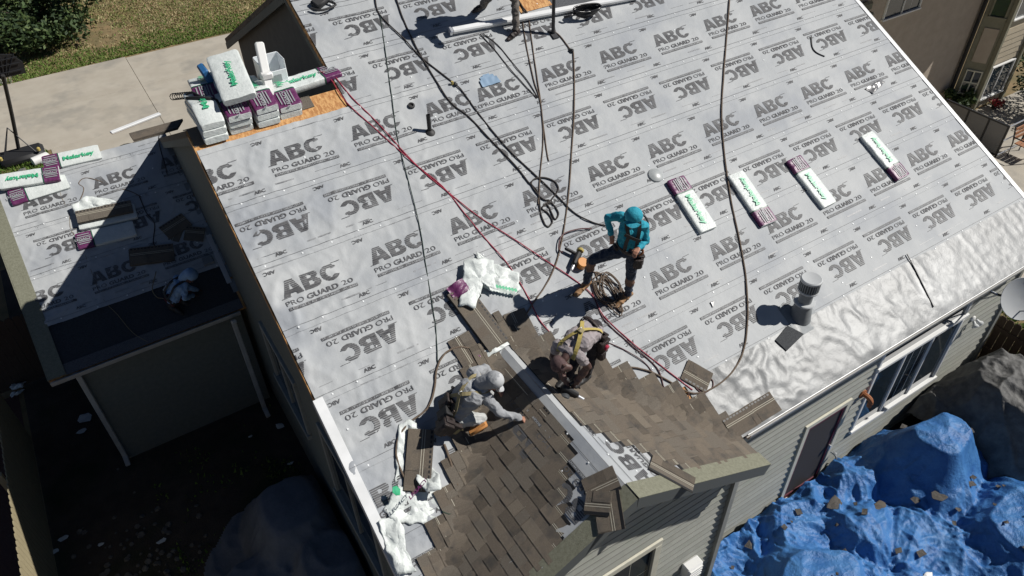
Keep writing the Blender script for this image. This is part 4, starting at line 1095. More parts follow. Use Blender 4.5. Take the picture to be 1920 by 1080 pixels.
# ---------------------------------------------------------------- crumpled sheets and scraps
def crease(x, y, z):
    """sharp folds: flat facets meeting at ridges"""
    return noise.cell_vector((x, y, z))
def facet(p, f, seed):
    """height of crumpled sheet: distance to the nearest of scattered creases"""
    d, q = noise.voronoi((p.x * f + seed, p.y * f, p.z * f + seed * 1.7), distance_metric='DISTANCE', exponent=2.5)
    return d[1] - d[0]
def scrap(name, pts, m, label, cat, group=None, h=.02, amp=.03, sub=9, nrm=V((0, 0, 1)), seed=0, thick=.003):
    """a crumpled piece of sheet: a polygon subdivided from its middle and folded in sharp facets, its rim ragged"""
    c = sum((V(p) for p in pts), V()) / len(pts)
    P = []
    n = len(pts)
    for i in range(n):
        a, b_ = V(pts[i]), V(pts[(i + 1) % n])
        k = max(4, int((b_ - a).length / .03))
        for j in range(k):
            q = a.lerp(b_, j / k)
            P.append(q + (q - c) * (.10 * nz(q.x * 9 + seed, q.y * 9) + .07 * nz(q.x * 27, q.y * 27 + seed)))
    vs, k = [], len(P)
    for s_ in range(sub + 1):
        f = s_ / sub
        for p in P:
            q = c + (p - c) * f
            e = .55 * facet(q, 4.5, seed) + .16 * facet(q, 12, seed + 3) + .5 * nz(q.x * 5 + seed, q.y * 5)
            vs.append(q + nrm * (h + amp * e * (1 - .35 * f ** 4)) + V((nz(q.x * 12, q.y * 12, seed), nz(q.y * 12, q.x * 12, seed), 0)) * (amp * .2))
    fs = [(s_ * k + i, s_ * k + (i + 1) % k, (s_ + 1) * k + (i + 1) % k, (s_ + 1) * k + i) for s_ in range(sub) for i in range(k)]
    b = MB(); b.add(vs, fs)
    o = b.build(name, m, fix=False)
    o.data.polygons.foreach_set('use_smooth', [True] * len(o.data.polygons))
    o.data.set_sharp_from_angle(angle=math.radians(24))
    sd = o.modifiers.new('thickness', 'SOLIDIFY'); sd.thickness = thick
    return tag(o, label, cat, group)
# ---------------------------------------------------------------- trees and shrubs
def leaf_cloud(b, centre, rad, n, r, size, mi=3, flat=1.0):
    for i in range(n):
        d = V((r.gauss(0, 1), r.gauss(0, 1), r.gauss(0, 1))).normalized() * (r.random() ** .45)
        p = V(centre) + V((d.x * rad, d.y * rad, d.z * rad * flat))
        a = V((r.gauss(0, 1), r.gauss(0, 1), r.gauss(0, .6))).normalized()
        c = a.cross(V((r.gauss(0, 1), r.gauss(0, 1), r.gauss(0, 1)))).normalized()
        s = size * r.uniform(.6, 1.5)
        b.add([p - a * s, p + c * s * .45, p + a * s, p - c * s * .45], [(0, 1, 2, 3)], r.choice([0, 0, 1, 1, 2]))
def tree(x, y, h, spread, n, seed, label, size=.12):
    r = random.Random(seed)
    t = empty('bushy_tree', (x, y, GROUND), label, 'tree')
    b = MB()
    b.tube([(x, y, GROUND - .1), (x + .1, y, GROUND + h * .4), (x, y + .1, GROUND + h * .8)], .16, 8, r2=.05)
    cl = []
    for i in range(int(30)):
        a, q = r.uniform(0, 6.283), r.random() ** .6
        c = V((x + math.cos(a) * spread * q, y + math.sin(a) * spread * q, GROUND + h * r.uniform(.22, 1.0) * (1.12 - .5 * q)))
        cl.append(c)
        b.tube([(x, y, GROUND + h * .25), (V((x, y, GROUND + h * .3)) + c) / 2 + V((0, 0, .1)), c], .045, 5, r2=.012)
    b.build('trunk', 'bark', t)
    f = MB()
    for c in cl:
        leaf_cloud(f, c, spread * r.uniform(.22, .42), n // 30, r, size, flat=.7)
    f.build('crown', ['leaf1', 'leaf2', 'leaf3'], t, fix=False)
    return t
tree(-1.6, 31.8, 3.0, 2.5, 15000, 31, 'dark bushy tree on the lawn beyond the driveway', .1)
tree(-6.0, 30.6, 2.8, 2.2, 9000, 32, 'dark tree at the corner of the picture behind the basketball hoop', .1)
def shrub(x, y, h, rad, n, seed, label, red=False, size=.07):
    r = random.Random(seed)
    t = empty('shrub', (x, y, GROUND), label, 'shrub')
    f, b = MB(), MB()
    for i in range(9):
        a, q = r.uniform(0, 6.283), r.random() ** .5
        c = V((x + math.cos(a) * rad * q, y + math.sin(a) * rad * q, GROUND + h * r.uniform(.4, .95)))
        b.tube([(x, y, GROUND), c], .02, 5, smooth=0)
        leaf_cloud(f, c, rad * .5, n // 9, r, size, flat=.8)
    b.build('stem', 'bark', t)
    f.build('foliage', ['redleaf', 'redleaf', 'leaf2'] if red else ['leaf1', 'leaf2', 'leaf3'], t, fix=False)
shrub(26.2, 6.3, 1.9, 1.3, 2600, 41, 'tall dark green shrub to the right of the neighbour bay window')
shrub(25.6, 5.0, 1.2, .9, 1500, 42, 'low dark green shrub at the right edge beside the patio chair')
shrub(24.25, 6.95, .4, .26, 260, 43, 'low bush of red flowers under the neighbour window', red=True, size=.04)
shrub(23.1, 7.6, .7, .4, 600, 44, 'small green plant at the foot of the neighbour bay')
# ---------------------------------------------------------------- fences
def fence(name, p0, p1, h, label, m='fence', pw=.14, rail=True, gap=.008, cap=0.0, dog=True):
    p0, p1 = V((*p0, GROUND)), V((*p1, GROUND))
    t = empty(name, p0, label, 'fence')
    D = (p1 - p0); L_ = D.length; D.normalize()
    N = V((-D.y, D.x, 0))
    base = None
    n = int(L_ / (pw + gap))
    for i in range(n):
        c = p0 + D * ((i + .5) * (pw + gap))
        hh = h + rng.uniform(-.015, .015)
        b = MB()
        a = pw / 2
        ol = [(-a, 0.03), (a, 0.03), (a, hh - .05), (a - .035, hh), (-a + .035, hh), (-a, hh - .05)] if dog else [(-a, .03), (a, .03), (a, hh), (-a, hh)]
        b.prism([c + D * x + V((0, 0, z)) for x, z in ol], N * .018)
        b.build('picket', m, t)
    for z in (.3, h * .5, h - .3):
        b = MB(); b.box((p0 + p1) / 2 + V((0, 0, z)) - N * .025, (L_, .04, .09), (D, N, V((0, 0, 1)))); b.build('rail', m, t)
    q = 0
    while q <= L_ + .01:
        b = MB(); b.box(p0 + D * q - N * .095 + V((0, 0, h / 2)), (.09, .09, h + .02), (D, N, V((0, 0, 1)))); b.build('post', m, t)
        q += 2.4
    return t
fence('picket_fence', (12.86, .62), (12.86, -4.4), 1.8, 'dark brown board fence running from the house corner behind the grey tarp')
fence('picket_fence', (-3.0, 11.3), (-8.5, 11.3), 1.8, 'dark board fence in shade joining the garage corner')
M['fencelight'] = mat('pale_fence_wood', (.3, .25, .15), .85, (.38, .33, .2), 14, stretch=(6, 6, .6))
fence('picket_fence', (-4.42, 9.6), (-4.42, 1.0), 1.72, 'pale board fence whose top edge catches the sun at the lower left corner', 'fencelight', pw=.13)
# ---------------------------------------------------------------- neighbour house
nb = empty('neighbour_house', (19.5, 9.0, GROUND), 'taupe two storey neighbour house with a bay window across the side yard', 'house')
b = MB()
b.prism([(14.6, 8.0, GROUND), (23.28, 8.0, GROUND), (23.28, 8.0, 2.4), (14.6, 8.0, 2.4)], (0, .2, 0))
b.build('wall', 'taupe', nb)
A_, B_, C_ = V((23.28, 7.88, GROUND)), V((23.62, 7.27, GROUND)), V((25.2, 7.27, GROUND))
b = MB()
b.prism([A_, B_, B_ + V((0, 0, 6.3)), A_ + V((0, 0, 6.3))], (.2, .12, 0))
b.build('bay_wall', 'oliveboard', nb)
b = MB(); b.box((23.1, 7.9, -.7), (.1, .1, 6.3), bev=.012); b.build('downspout', 'darkframe', nb)
b = MB()
b.prism([B_ + V((.02, .02, 0)), C_ + V((0, .02, 0)), C_ + V((0, .02, 6.3)), B_ + V((.02, .02, 6.3))], (0, .2, 0))
b.build('wall', 'creamsiding', nb)
z = GROUND + .2
while z < 2.3:
    skips = [(-3.75, -2.42), (-1.15, .3)]
    if not any(z < s1 and z + .19 > s0 for s0, s1 in skips):
        b = MB(); b.prism([B_ + V((.08, -.012, z - GROUND)), B_ + V((.08, .004, z - GROUND + .2)), B_ + V((.08, .018, z - GROUND + .2)), B_ + V((.08, .018, z - GROUND))], (C_.x - B_.x - .16, 0, 0)); b.build('siding_board', 'creamsiding', nb)
    z += .19
for p in (B_, C_):
    b = MB(); b.box(p + V((0, -.02, 3.1)), (.12, .12, 6.2), bev=.01); b.build('corner_board', 'oliveboard', nb)
bd = (B_ - A_).normalized()
bo = V((bd.y, -bd.x, 0))
mid = (A_ + B_) / 2
b = MB(); b.box(mid + bo * .02 + V((0, 0, 2.15)), (.42, .03, 1.1), (bd, bo, V((0, 0, 1))), bev=.008); b.build('panel', 'taupe', nb)
window(nb, mid + bo * .01 + V((0, 0, 3.65)), .38, 1.15, bd, bo, bars=(0, 1), frame='oliveboard', fw=.05)
window(nb, mid + bo * .01 + V((0, 0, .92)), .4, .75, bd, bo, bars=(1, 1), frame='cream', fw=.04)
window(nb, (24.42, 7.27, -3.02), 1.15, 1.05, (1, 0, 0), (0, -1, 0), bars=(1, 0), frame='white', fw=.05, grid=[(.02, .55, 1, 2)])
window(nb, (24.42, 7.27, -.35), 1.15, 1.1, (1, 0, 0), (0, -1, 0), bars=(1, 0), frame='white', fw=.05)
window(nb, (18.95, 8.0, 1.0), 1.5, 1.7, (1, 0, 0), (0, -1, 0), bars=(1, 0), frame='white', fw=.05, grid=[(.03, .72, 2, 2)])
b = MB()
b.prism([(14.4, 6.25, 2.45), (25.6, 6.25, 2.45), (25.6, 13, 5.4), (14.4, 13, 5.4)], (0, 0, -.15)); b.build('roof', 'redroof', nb)  # unseen roof, its deep eave added to shade the wall below
b = MB(); b.box((16.7, 7.9, .75), (1.3, .12, .25), bev=.05); b.box((16.7, 7.82, .6), (1.1, .3, .1), bev=.04); b.build('hanging_shelf', 'oliveboard', nb)
# glazed screen and chair on the neighbour patio
gs = empty('panel_screen', (21.55, 6.2, GROUND), 'dark framed screen of smoked panels on the neighbour patio', 'screen')
fx = 21.58
ys = [5.16, 5.75, 6.4, 7.15]
for y in ys:
    b = MB(); b.box((fx, y, GROUND + .5), (.05, .05, 1.0)); b.build('post', 'darkframe', gs)
for z in (.06, 1.02):
    b = MB(); b.box((fx, 6.155, GROUND + z), (.055, 2.04, .05)); b.build('rail', 'darkframe', gs)
for a, c_ in zip(ys, ys[1:]):
    b = MB(); b.box((fx, (a + c_) / 2, GROUND + .54), (.012, c_ - a - .05, .9)); b.build('panel', 'netgrey', gs)
for z in (.06, .55, 1.02):
    b = MB(); b.box((fx + .6, 5.14, GROUND + z), (1.2, .03, .03)); b.build('rail', 'alu', gs)
b = MB(); b.box((fx + 1.2, 5.14, GROUND + .52), (.04, .04, 1.03)); b.build('post', 'darkframe', gs)
ch = empty('patio_chair', (22.15, 4.75, GROUND), 'brown slatted patio chair with a dark metal frame by the white rake edge', 'chair')
cx, cy = 22.2, 4.7
for i in range(4):
    b = MB(); b.box((cx, cy - .2 + .135 * i, GROUND + .44), (.56, .12, .03), bev=.008); b.build('seat_slat', 'wood', ch)
for i in range(3):
    b = MB(); b.box((cx, cy + .33 + .03 * i, GROUND + .58 + .13 * i), (.56, .03, .11), bev=.008); b.build('back_slat', 'wood', ch)
for sx in (-.3, .3):
    b = MB(); b.tube([(cx + sx, cy - .25, GROUND), (cx + sx, cy - .23, GROUND + .42), (cx + sx, cy - .22, GROUND + .62), (cx + sx, cy + .34, GROUND + .62)], .02, 6, smooth=0); b.build('leg', 'darkframe', ch)
    b = MB(); b.tube([(cx + sx, cy + .28, GROUND), (cx + sx, cy + .3, GROUND + .45), (cx + sx, cy + .42, GROUND + .95)], .02, 6, smooth=0); b.build('leg', 'darkframe', ch)
# ---------------------------------------------------------------- basketball hoop and boxes by the driveway
bh = empty('basketball_hoop', (-3.2, 22.1, GROUND), 'black portable basketball hoop standing at the edge of the driveway', 'basketball hoop')
bx, by = -3.24, 22.0
b = MB()
b.box((bx + .05, by - .25, GROUND + .13), (1.25, .8, .26), bev=.09); b.build('base', 'black', bh, smooth='auto')
b = MB(); b.tube([(bx, by, GROUND + .2), (bx + .3, by - .3, GROUND + 1.5), (bx + .58, by - .75, GROUND + 2.85)], .055, 10); b.build('pole', 'black', bh, smooth='auto')
for (dx, dy) in ((-.45, -.5), (.45, -.5), (-.35, .0)):
    b = MB(); b.tube([(bx + dx, by + dy, GROUND + .25), (bx, by, GROUND + 1.0)], .018, 6, smooth=0); b.build('brace', 'darkframe', bh)
for dx in (-.5, .55):
    b = MB(); b.lathe((bx + dx, by - .6, GROUND + .3), [(.03, 0), (.05, .02), (.05, .1), (.02, .13)]); b.build('water_cap', 'yellowweb', bh)
hx_, hy_, hz_ = bx + .55, by - .62, GROUND + 2.72
b = MB()
fan = [(-.6, .0), (.6, .0), (.64, .32), (.45, .6), (0, .72), (-.45, .6), (-.64, .32)]
b.prism([V((hx_ + q, hy_, hz_ + c)) for q, c in fan], (0, .035, 0)); bb = b.build('backboard', 'black', bh)
b = MB()
for q in range(-3, 4):
    b.tube([(hx_ + q * .05, hy_ - .03, hz_ + .08), (hx_ + q * .17, hy_ - .03, hz_ + .62)], .014, 5, smooth=0)
for zz in (.15, .35, .52):
    b.tube([(hx_ - .56, hy_ - .035, hz_ + zz), (hx_ + .56, hy_ - .035, hz_ + zz)], .014, 5, smooth=0)
b.build('frame', 'darkframe', bb)
b = MB()
b.tube([(hx_ + .23 * math.cos(q), hy_ + .34 + .23 * math.sin(q), hz_ + .1) for q in [k * .3927 for k in range(17)]], .012, 6, smooth=0); rim = b.build('rim', 'orange', bh)
b = MB()
for k in range(12):
    q = k * .5236
    b.tube([(hx_ + .23 * math.cos(q), hy_ + .34 + .23 * math.sin(q), hz_ + .09), (hx_ + .14 * math.cos(q + .4), hy_ + .34 + .14 * math.sin(q + .4), hz_ - .3)], .006, 4, smooth=0)
b.build('net', 'white', rim)
b = MB(); b.tube([(bx - 1.2, by + .1, GROUND + .3), (bx - .4, by - .1, GROUND + .3)], .03, 6, smooth=0); tag(b.build('metal_bar', 'darkframe'), 'dark metal bar lying against the hoop base', 'bar')
b = MB(); b.lathe((-3.0, 21.1, GROUND + .14), [(.05, 0), (.14, .03), (.14, .5), (.05, .55)], V((.95, .3, 0)), 14); tag(b.build('white_drum', 'white', smooth='auto'), 'small white drum lying beside the hoop base', 'drum')
M['plum'] = mat('plum_plastic', (.07, .02, .03), .5)
scrap('plum_sheet', [(-.6, 17.9, GROUND + .2), (.1, 18.1, GROUND + .2), (.25, 17.5, GROUND + .2), (-.5, 17.3, GROUND + .2)], 'plum', 'dark plum plastic sheet heaped beside the garage', 'sheet', h=.1, amp=.35)
b = MB(); b.box((-.35, 18.9, GROUND + .3), (.5, .35, .3), bev=.03); tag(b.build('white_carton', 'white'), 'white carton standing on the driveway behind the garage ridge', 'box')
b = MB(); b.box((-.9, 18.6, GROUND + .25), (.3, .3, .5), bev=.03); tag(b.build('wood_crate', 'wood'), 'small brown crate standing on the driveway behind the garage ridge', 'crate')
b = MB(); b.lathe((-.35, 20.6, GROUND + .02), [(.28, 0), (.3, .004), (.2, .006)], n=16); tag(b.build('oil_stain_mat', 'dirt'), 'brown round mat lying on the driveway', 'mat')
# pale length of gutter propped on the garage ridge
b = MB(); b.box((-.28, 11.9, .95), (1.05, .1, .05), (V((.97, .25, 0)).normalized(), V((-.25, .97, 0)).normalized(), V((0, 0, 1))), bev=.012)
tag(b.build('white_gutter_length', 'whitemetal'), 'loose white length of gutter resting on the garage ridge', 'gutter length')
# ---------------------------------------------------------------- tarps
def mounds(x, y, L_, k=1.7, fold=.06):
    """cloth hung over supports: flat-topped where it is held up, falling in gathered folds round the sides"""
    acc = 0.0
    for i, (cx, cy, rx, ry, hh, p) in enumerate(L_):
        rho = ((abs(x - cx) / rx) ** p + (abs(y - cy) / ry) ** p) ** (1 / p)
        ou = max(0, (rho - .72) * min(rx, ry))
        an = math.atan2(y - cy, x - cx)
        g = fold * ridged(an * 2.2 + i, ou * .8, i * 3.3, 4) * min(1, ou * 4)
        h = hh * (1 - .10 * min(1, rho) ** 2) - (k + .5 * (hh > 1)) * ou + g * 1.4
        if h > 0:
            acc += h ** 5
    return acc ** .2
BM = [(5.9, -1.4, .9, .8, 1.15, 2.2), (9.72, -.75, .66, .56, 1.6, 2.8), (9.75, -2.5, 1.0, .8, 1.05, 2.1), (7.55, -.95, .45, .5, .75, 2.2), (8.3, -1.9, .9, .7, .42, 2), (7.2, -2.6, 1.1, .8, .5, 2), (6.9, -.35, .8, .5, .35, 2), (8.6, -.25, .7, .45, .5, 2), (8.9, -3.3, 1.3, .7, .4, 2), (6.9, -1.7, .35, .5, .55, 2)]
def cr(x, y, z):
    """network of sharp ridge lines between flat facets"""
    d, q = noise.voronoi((x, y, z))
    return max(0, 1 - 1.5 * (d[1] - d[0])) ** 1.5
def tarp_h(x, y):
    a, c = x + .25 * nz(x * 1.1, y * 1.1, 9.2), y + .25 * nz(x * 1.1, y * 1.1, 4.7)
    h = .06 + .84 * mounds(a, c, BM)
    fl = max(0, 1 - h / .8)
    g = .2 * cr(a * 1.25 - c * .5, c * 1.0 + a * .3, 2.2) + .10 * cr(a * 2.6 + c * .9, c * 2.0 - a * .8, 5.2) + .035 * cr(a * 5.6, c * 5.0, 7.7) + .014 * cr(a * 12, c * 11, 1.1) + .06 * ridged(a * 1.1 + c, c * .8, 4.1, 6)
    return GROUND + h + g * (.3 + 1.0 * fl)
b = MB()
tx0, tx1, ty0, ty1 = 4.72, 11.0, -4.6, .22
def tarp_pt(u, v):
    x, y = tx0 + (tx1 - tx0) * u, ty0 + (ty1 - ty0) * v
    x += .1 * nz(y * 1.3, 4.4)
    y += .06 * nz(x * 1.3, 7.4)
    return (x, y, tarp_h(x, y))
b.grid(tarp_pt, 300, 230, skip=lambda u, v: (u > .8 and v > .86 + .3 * (1 - u)) or (u + .35 * (1 - v) > 1.12))
tag(b.build('blue_tarp', 'blue', smooth=True, fix=False), 'crumpled bright blue tarp thrown over the plants and furniture along the house wall', 'tarp')
GM = [(11.6, -1.0, .95, 1.1, 1.75, 2.5), (11.9, -2.6, .8, .9, 1.2, 2.3), (11.0, -.2, .55, .5, 1.0, 2.4)]
b = MB()
def gt_pt(u, v):
    x, y = 10.35 + 2.4 * u, -4.0 + 4.2 * v
    h = .03 + mounds(x, y, GM) + .13 * ridged(x * 1.5 + .4 * y, y * 1.1, 3.1, 5) + .06 * ridged(x * 3.6 - y, y * 1.6 + x, 6.1, 4) + .02 * ridged(x * 9, y * 8, 2.1, 3)
    return (x, y, GROUND + h)
b.grid(gt_pt, 110, 170)
tag(b.build('grey_tarp', 'greytarp', smooth=True, fix=False), 'dark grey tarp draped over a tall heap next to the brown fence', 'tarp')
LM = [(-.55, 4.55, .62, .72, 1.0, 3.2), (-1.5, 3.85, .7, .6, .45, 2.4), (-.35, 3.3, .6, .7, .8, 2.6)]
b = MB()
def lt_pt(u, v):
    x, y = -2.5 + 2.55 * u, 2.3 + 3.4 * v
    return (x, y, GROUND + .02 + mounds(x, y, LM) + .05 * ridged(x * 2, y * 2.2, 3.9, 4) * (1 if mounds(x, y, LM) < .9 else .3))
b.grid(lt_pt, 70, 90, skip=lambda u, v: math.hypot((u - .62) / .6, (v - .42) / .62) > .95 + .1 * nz(u * 5, v * 5))
tag(b.build('pale_tarp', 'palegrey', smooth=True, fix=False), 'pale blue grey sheet draped over a box in the shaded yard', 'tarp')
r = random.Random(77)
for i in range(34):                                       # shingle scraps fallen on the tarp
    x, y = r.uniform(5.2, 10.3), r.uniform(-3.4, -.1)
    s, a = r.uniform(.03, .1), r.uniform(0, 6.28)
    b = MB()
    z = tarp_h(x, y) + .03
    q = [V((math.cos(a + k) * s * r.uniform(.7, 1.2), math.sin(a + k) * s * r.uniform(.6, 1.1), r.uniform(-.01, .04))) for k in (0, 1.4, 2.9, 4.4)]
    b.prism([V((x, y, z)) + e for e in q], (0, 0, .006))
    tag(b.build('shingle_scrap', 'scrapdark'), 'small dark torn piece of shingle fallen on the blue tarp', 'shingle scrap', 'torn shingle scraps on the blue tarp')
for i, (x, y, s, mm, lab) in enumerate(((7.55, -.42, .3, 'scrapdark', 'large dark felt scrap lying on the tarp near the door'), (9.05, -1.35, .3, 'scrapdark', 'folded dark felt scrap on the tarp below the tall mound'), (8.15, -.9, .22, 'sh0', 'curled tan scrap standing in a fold of the tarp'), (7.65, -2.15, .17, 'white', 'white paper scrap lying on the blue tarp'), (8.25, -2.6, .24, 'sh4', 'dark curled scrap at the bottom of the blue tarp'))):
    scrap('felt_scrap', [V((x + .7 * s * math.cos(a) * r.uniform(.6, 1.2), y + s * .45 * math.sin(a) * r.uniform(.6, 1.2), tarp_h(x, y))) for a in (0, 1, 2.1, 3, 4.1, 5.2)], mm, lab, 'scrap', h=.03, amp=.05, seed=i)
WS_ = ['crumpled white wrapper lying near the garage downspout', 'white paper lying beside the garage corner', 'pale sack in the shade below the dark fence', 'second pale sack leaning below the dark fence', 'white litter near the gravel heap', 'torn white paper in the middle of the shaded yard', 'white chip lying left of the torn paper', 'small white scrap near the house wall in shade', 'white scrap beside the pale tarp', 'white litter at the bottom edge of the yard', 'round white stone on the gravel heap', 'white scrap at the foot of the downspout by the house']
for i, p in enumerate(PT['scraps']):
    s = (.22, .12, .2, .18, .08, .1, .06, .07, .05, .05, .1, .12)[i]
    scrap('litter', [V(p) + V((s * math.cos(a) * r.uniform(.6, 1.2), s * .7 * math.sin(a) * r.uniform(.6, 1.2), 0)) for a in (0, 1, 2.1, 3, 4.1, 5.2)], 'plastic', WS_[i], 'litter', h=.02 if i not in (2, 3) else .1, amp=.05 if i not in (2, 3) else .3, seed=i + 20)
# ---------------------------------------------------------------- things fixed to the house wall
t = empty('satellite_dish', (11.3, .2, -.8), 'pale grey satellite dish on an arm at the house corner', 'satellite dish')
b = MB()
ax = V((-.42, -.62, .5)).normalized()
dc = V((11.36, -.27, -.48))
b.lathe(dc, [(.002, -.02), (.13, -.012), (.27, .012), (.37, .05), (.375, .055), (.37, .06), (.27, .024), (.13, 0), (.002, -.008)], ax, 28); b.build('dish', 'ventwhite', t, smooth='auto')
b = MB(); b.tube([dc - ax * .03, dc + V((-.25, .25, .02)), V((11.2, .27, -.55))], .022, 8); b.build('mast', 'darkframe', t)
for e in (V((11.0, .27, -.4)), V((11.35, .27, -.9))):
    b = MB(); b.tube([dc + V((-.25, .25, .02)), e], .012, 6, smooth=0); b.build('strut', 'alu', t)
b = MB(); b.tube([dc - V((0, 0, .3)), dc + ax * .42 - V((0, 0, .2))], .012, 6, smooth=0); b.box(dc + ax * .42 - V((0, 0, .18)), (.06, .06, .1), bev=.01); b.build('feed_arm', 'ventgrey', t)
t = empty('flood_light', (11.4, .28, -1.4), 'white twin security light on the siding below the dish', 'light')
b = MB(); b.lathe((11.4, .28, -1.4), [(.06, 0), (.06, .03), (.03, .05)], V((0, -1, 0)), 14); b.build('base', 'white', t, smooth='auto')
for sx in (-.08, .08):
    b = MB(); b.lathe((11.4 + sx * .5, .22, -1.41), [(.025, 0), (.03, .05), (.065, .1), (.06, .12)], V((sx * 4, -.8, -.6)), 14); b.build('lamp_head', 'ventwhite', t, smooth='auto')
t = empty('hose_tap', (8.42, .28, -1.72), 'rusty curved pipe outlet beside the long window', 'pipe')
b = MB(); b.tube([(8.42, .28, -1.62), (8.42, .18, -1.6), (8.44, .1, -1.66), (8.45, .1, -1.8)], .045, 8); b.build('elbow', 'rust', t, smooth='auto')
b = MB(); b.lathe((8.42, .27, -1.62), [(.09, 0), (.09, .02), (.05, .03)], V((0, -1, 0)), 14); b.build('flange', 'rust', t, smooth='auto')
t = empty('spigot', (8.2, .28, -3.1), 'small garden tap on the wall right of the door', 'tap')
b = MB(); b.tube([(8.2, .3, -3.1), (8.2, .18, -3.1), (8.2, .14, -3.16)], .018, 6); b.build('spout', 'ventgrey', t)
b = MB(); b.lathe((8.2, .2, -3.07), [(.012, 0), (.035, .01), (.035, .02), (.012, .03)]); b.build('handle', 'ventgrey', t)
# ---------------------------------------------------------------- shingle bundles
BL, BW, BH = 1.0, .335, .08
BRAND = text_shape('Malarkey', .12, .004, 1.25)
LEG = text_shape('LEGACY', .085, .003, 1.1)
def bundle(c, X, N, label, group=None, end=1, bend=0.0, seed=0, lab=True, H=BH, L_=BL, dark=False, brand=1, W_=BW, slump=.012):
    """wrapped bundle of shingles: wrapper, purple end print, green band, lettering. c = centre of its base, X = long direction, N = up.
    bend lowers the ends that hang beyond a ridge"""
    X, N = V(X).normalized(), V(N).normalized()
    Y = N.cross(X).normalized()
    X = Y.cross(N)
    c = V(c)
    t = empty('shingle_bundle', c, label, 'shingle bundle', group)
    def put(a, b_, h):
        """a along, b across, h above the base"""
        dz = -bend * max(0, a + .16) - (.42 * max(0, -a - .16) if bend else 0)
        return c + X * a + Y * b_ + N * h + V((0, 0, dz))
    def shell(a0, a1, grow, hs=1.0):
        na, nb_ = 22, 9
        rows = []
        for i in range(na + 1):
            a = a0 + (a1 - a0) * i / na
            sq = min(1, (L_ / 2 + .012 - abs(a)) / .04)
            ring = []
            for k in range(20):
                an = 2 * math.pi * k / 20
                cx, cy = math.cos(an), math.sin(an)
                e = .28
                b_ = math.copysign(abs(cx) ** e, cx) * (W_ / 2)
                h = H / 2 + math.copysign(abs(cy) ** e, cy) * (H / 2)
                k2 = .86 + .14 * max(0, sq) ** .5
                b_ *= k2
                h = H / 2 + (h - H / 2) * (.72 + .28 * max(0, sq) ** .5)
                w = slump * (.6 * nz(a * 7 + seed * 3, b_ * 9, seed) + .5 * ridged(a * 9, b_ * 12, seed * 1.7, 2) - .25)
                g = grow + w
                ring.append(put(a, b_ + math.copysign(grow, b_) + w * .4 * (cx), max(.001, h + g * (cy if cy > 0 else 0))))
            rows.append(ring)
        vs = [p for q in rows for p in q]
        fs = [(i * 20 + k, i * 20 + (k + 1) % 20, (i + 1) * 20 + (k + 1) % 20, (i + 1) * 20 + k) for i in range(na) for k in range(20)]
        fs += [tuple(range(20)), tuple(na * 20 + k for k in reversed(range(20)))]
        return vs, fs
    b = MB(); b.add(*shell(-L_ / 2, L_ / 2, 0)); b.build('wrapper', 'plastic' if not dark else 'sh2', t, smooth='auto')
    if end:
        e0, e1 = (L_ / 2 - .27, L_ / 2 - .004) if end > 0 else (-L_ / 2 + .004, -L_ / 2 + .27)
        b = MB(); b.add(*shell(e0, e1, .003)); pan = b.build('printed_end', 'purple', t, smooth='auto')
        b = MB()
        am = (e0 + e1) / 2
        for k, (w, off) in enumerate(((.2, .1), (.23, .055), (.19, -.02), (.23, -.05), (.2, -.09))):
            q = MB
            b.add([put(am + da, off * 1.0 + db, H + .0075 + slump * .5) for da, db in ((-w / 2, 0), (w / 2, 0), (w / 2, .016), (-w / 2, .016))], [(0, 1, 2, 3)], 0)
        vs, fs = LEG
        b.add([put(am - .16 + u * .8, -.005 + v * .75, H + .008 + slump * .5) for u, v in vs], fs, 0)
        b.build('lettering', 'greyprint', pan, fix=False)
        b = MB(); s_ = -1 if end > 0 else 1
        e = e0 - .02 if end > 0 else e1
        b.add(*shell(e, e + .02, .0035)); b.build('green_band', 'darkgreen', t, smooth='auto')
    if brand:
        b = MB()
        vs, fs = BRAND
        w = max(v[0] for v in vs)
        a0 = -w / 2 - .12 * (end or 0)
        b.add([put((a0 + u) if brand > 0 else -(a0 + u) - .24 * (end or 0), (-.045 + v) if brand > 0 else (.045 - v), H + .009 + slump * .75) for u, v in vs], fs, 0)
        b.build('lettering', 'green', t, fix=False)
    return t
def slope_bundle(quad, label, end, seed, brand=1, group='bundles laid out on the right of the slope', c=0):
    q = [V(p) for p in quad]
    ctr = sum(q, V()) / 4
    X = ((q[2] + q[3]) - (q[0] + q[1]))
    return bundle(ctr - NR * (.077 if c == 0 else .07), X, NR, label, group, end=end, seed=seed, brand=brand)
slope_bundle(PT['bundle_r'][0], 'white shingle bundle nearest the brown rope, purple end uphill, beside the clear plastic dome', -1, 1)
slope_bundle(PT['bundle_r'][1], 'second white shingle bundle from the brown rope, purple end downhill', 1, 2, -1)
slope_bundle(PT['bundle_r'][2], 'third white shingle bundle from the brown rope, purple end uphill', -1, 3)
slope_bundle(PT['bundle_r'][3], 'white shingle bundle farthest right near the white rake, purple end downhill', 1, 4, -1)
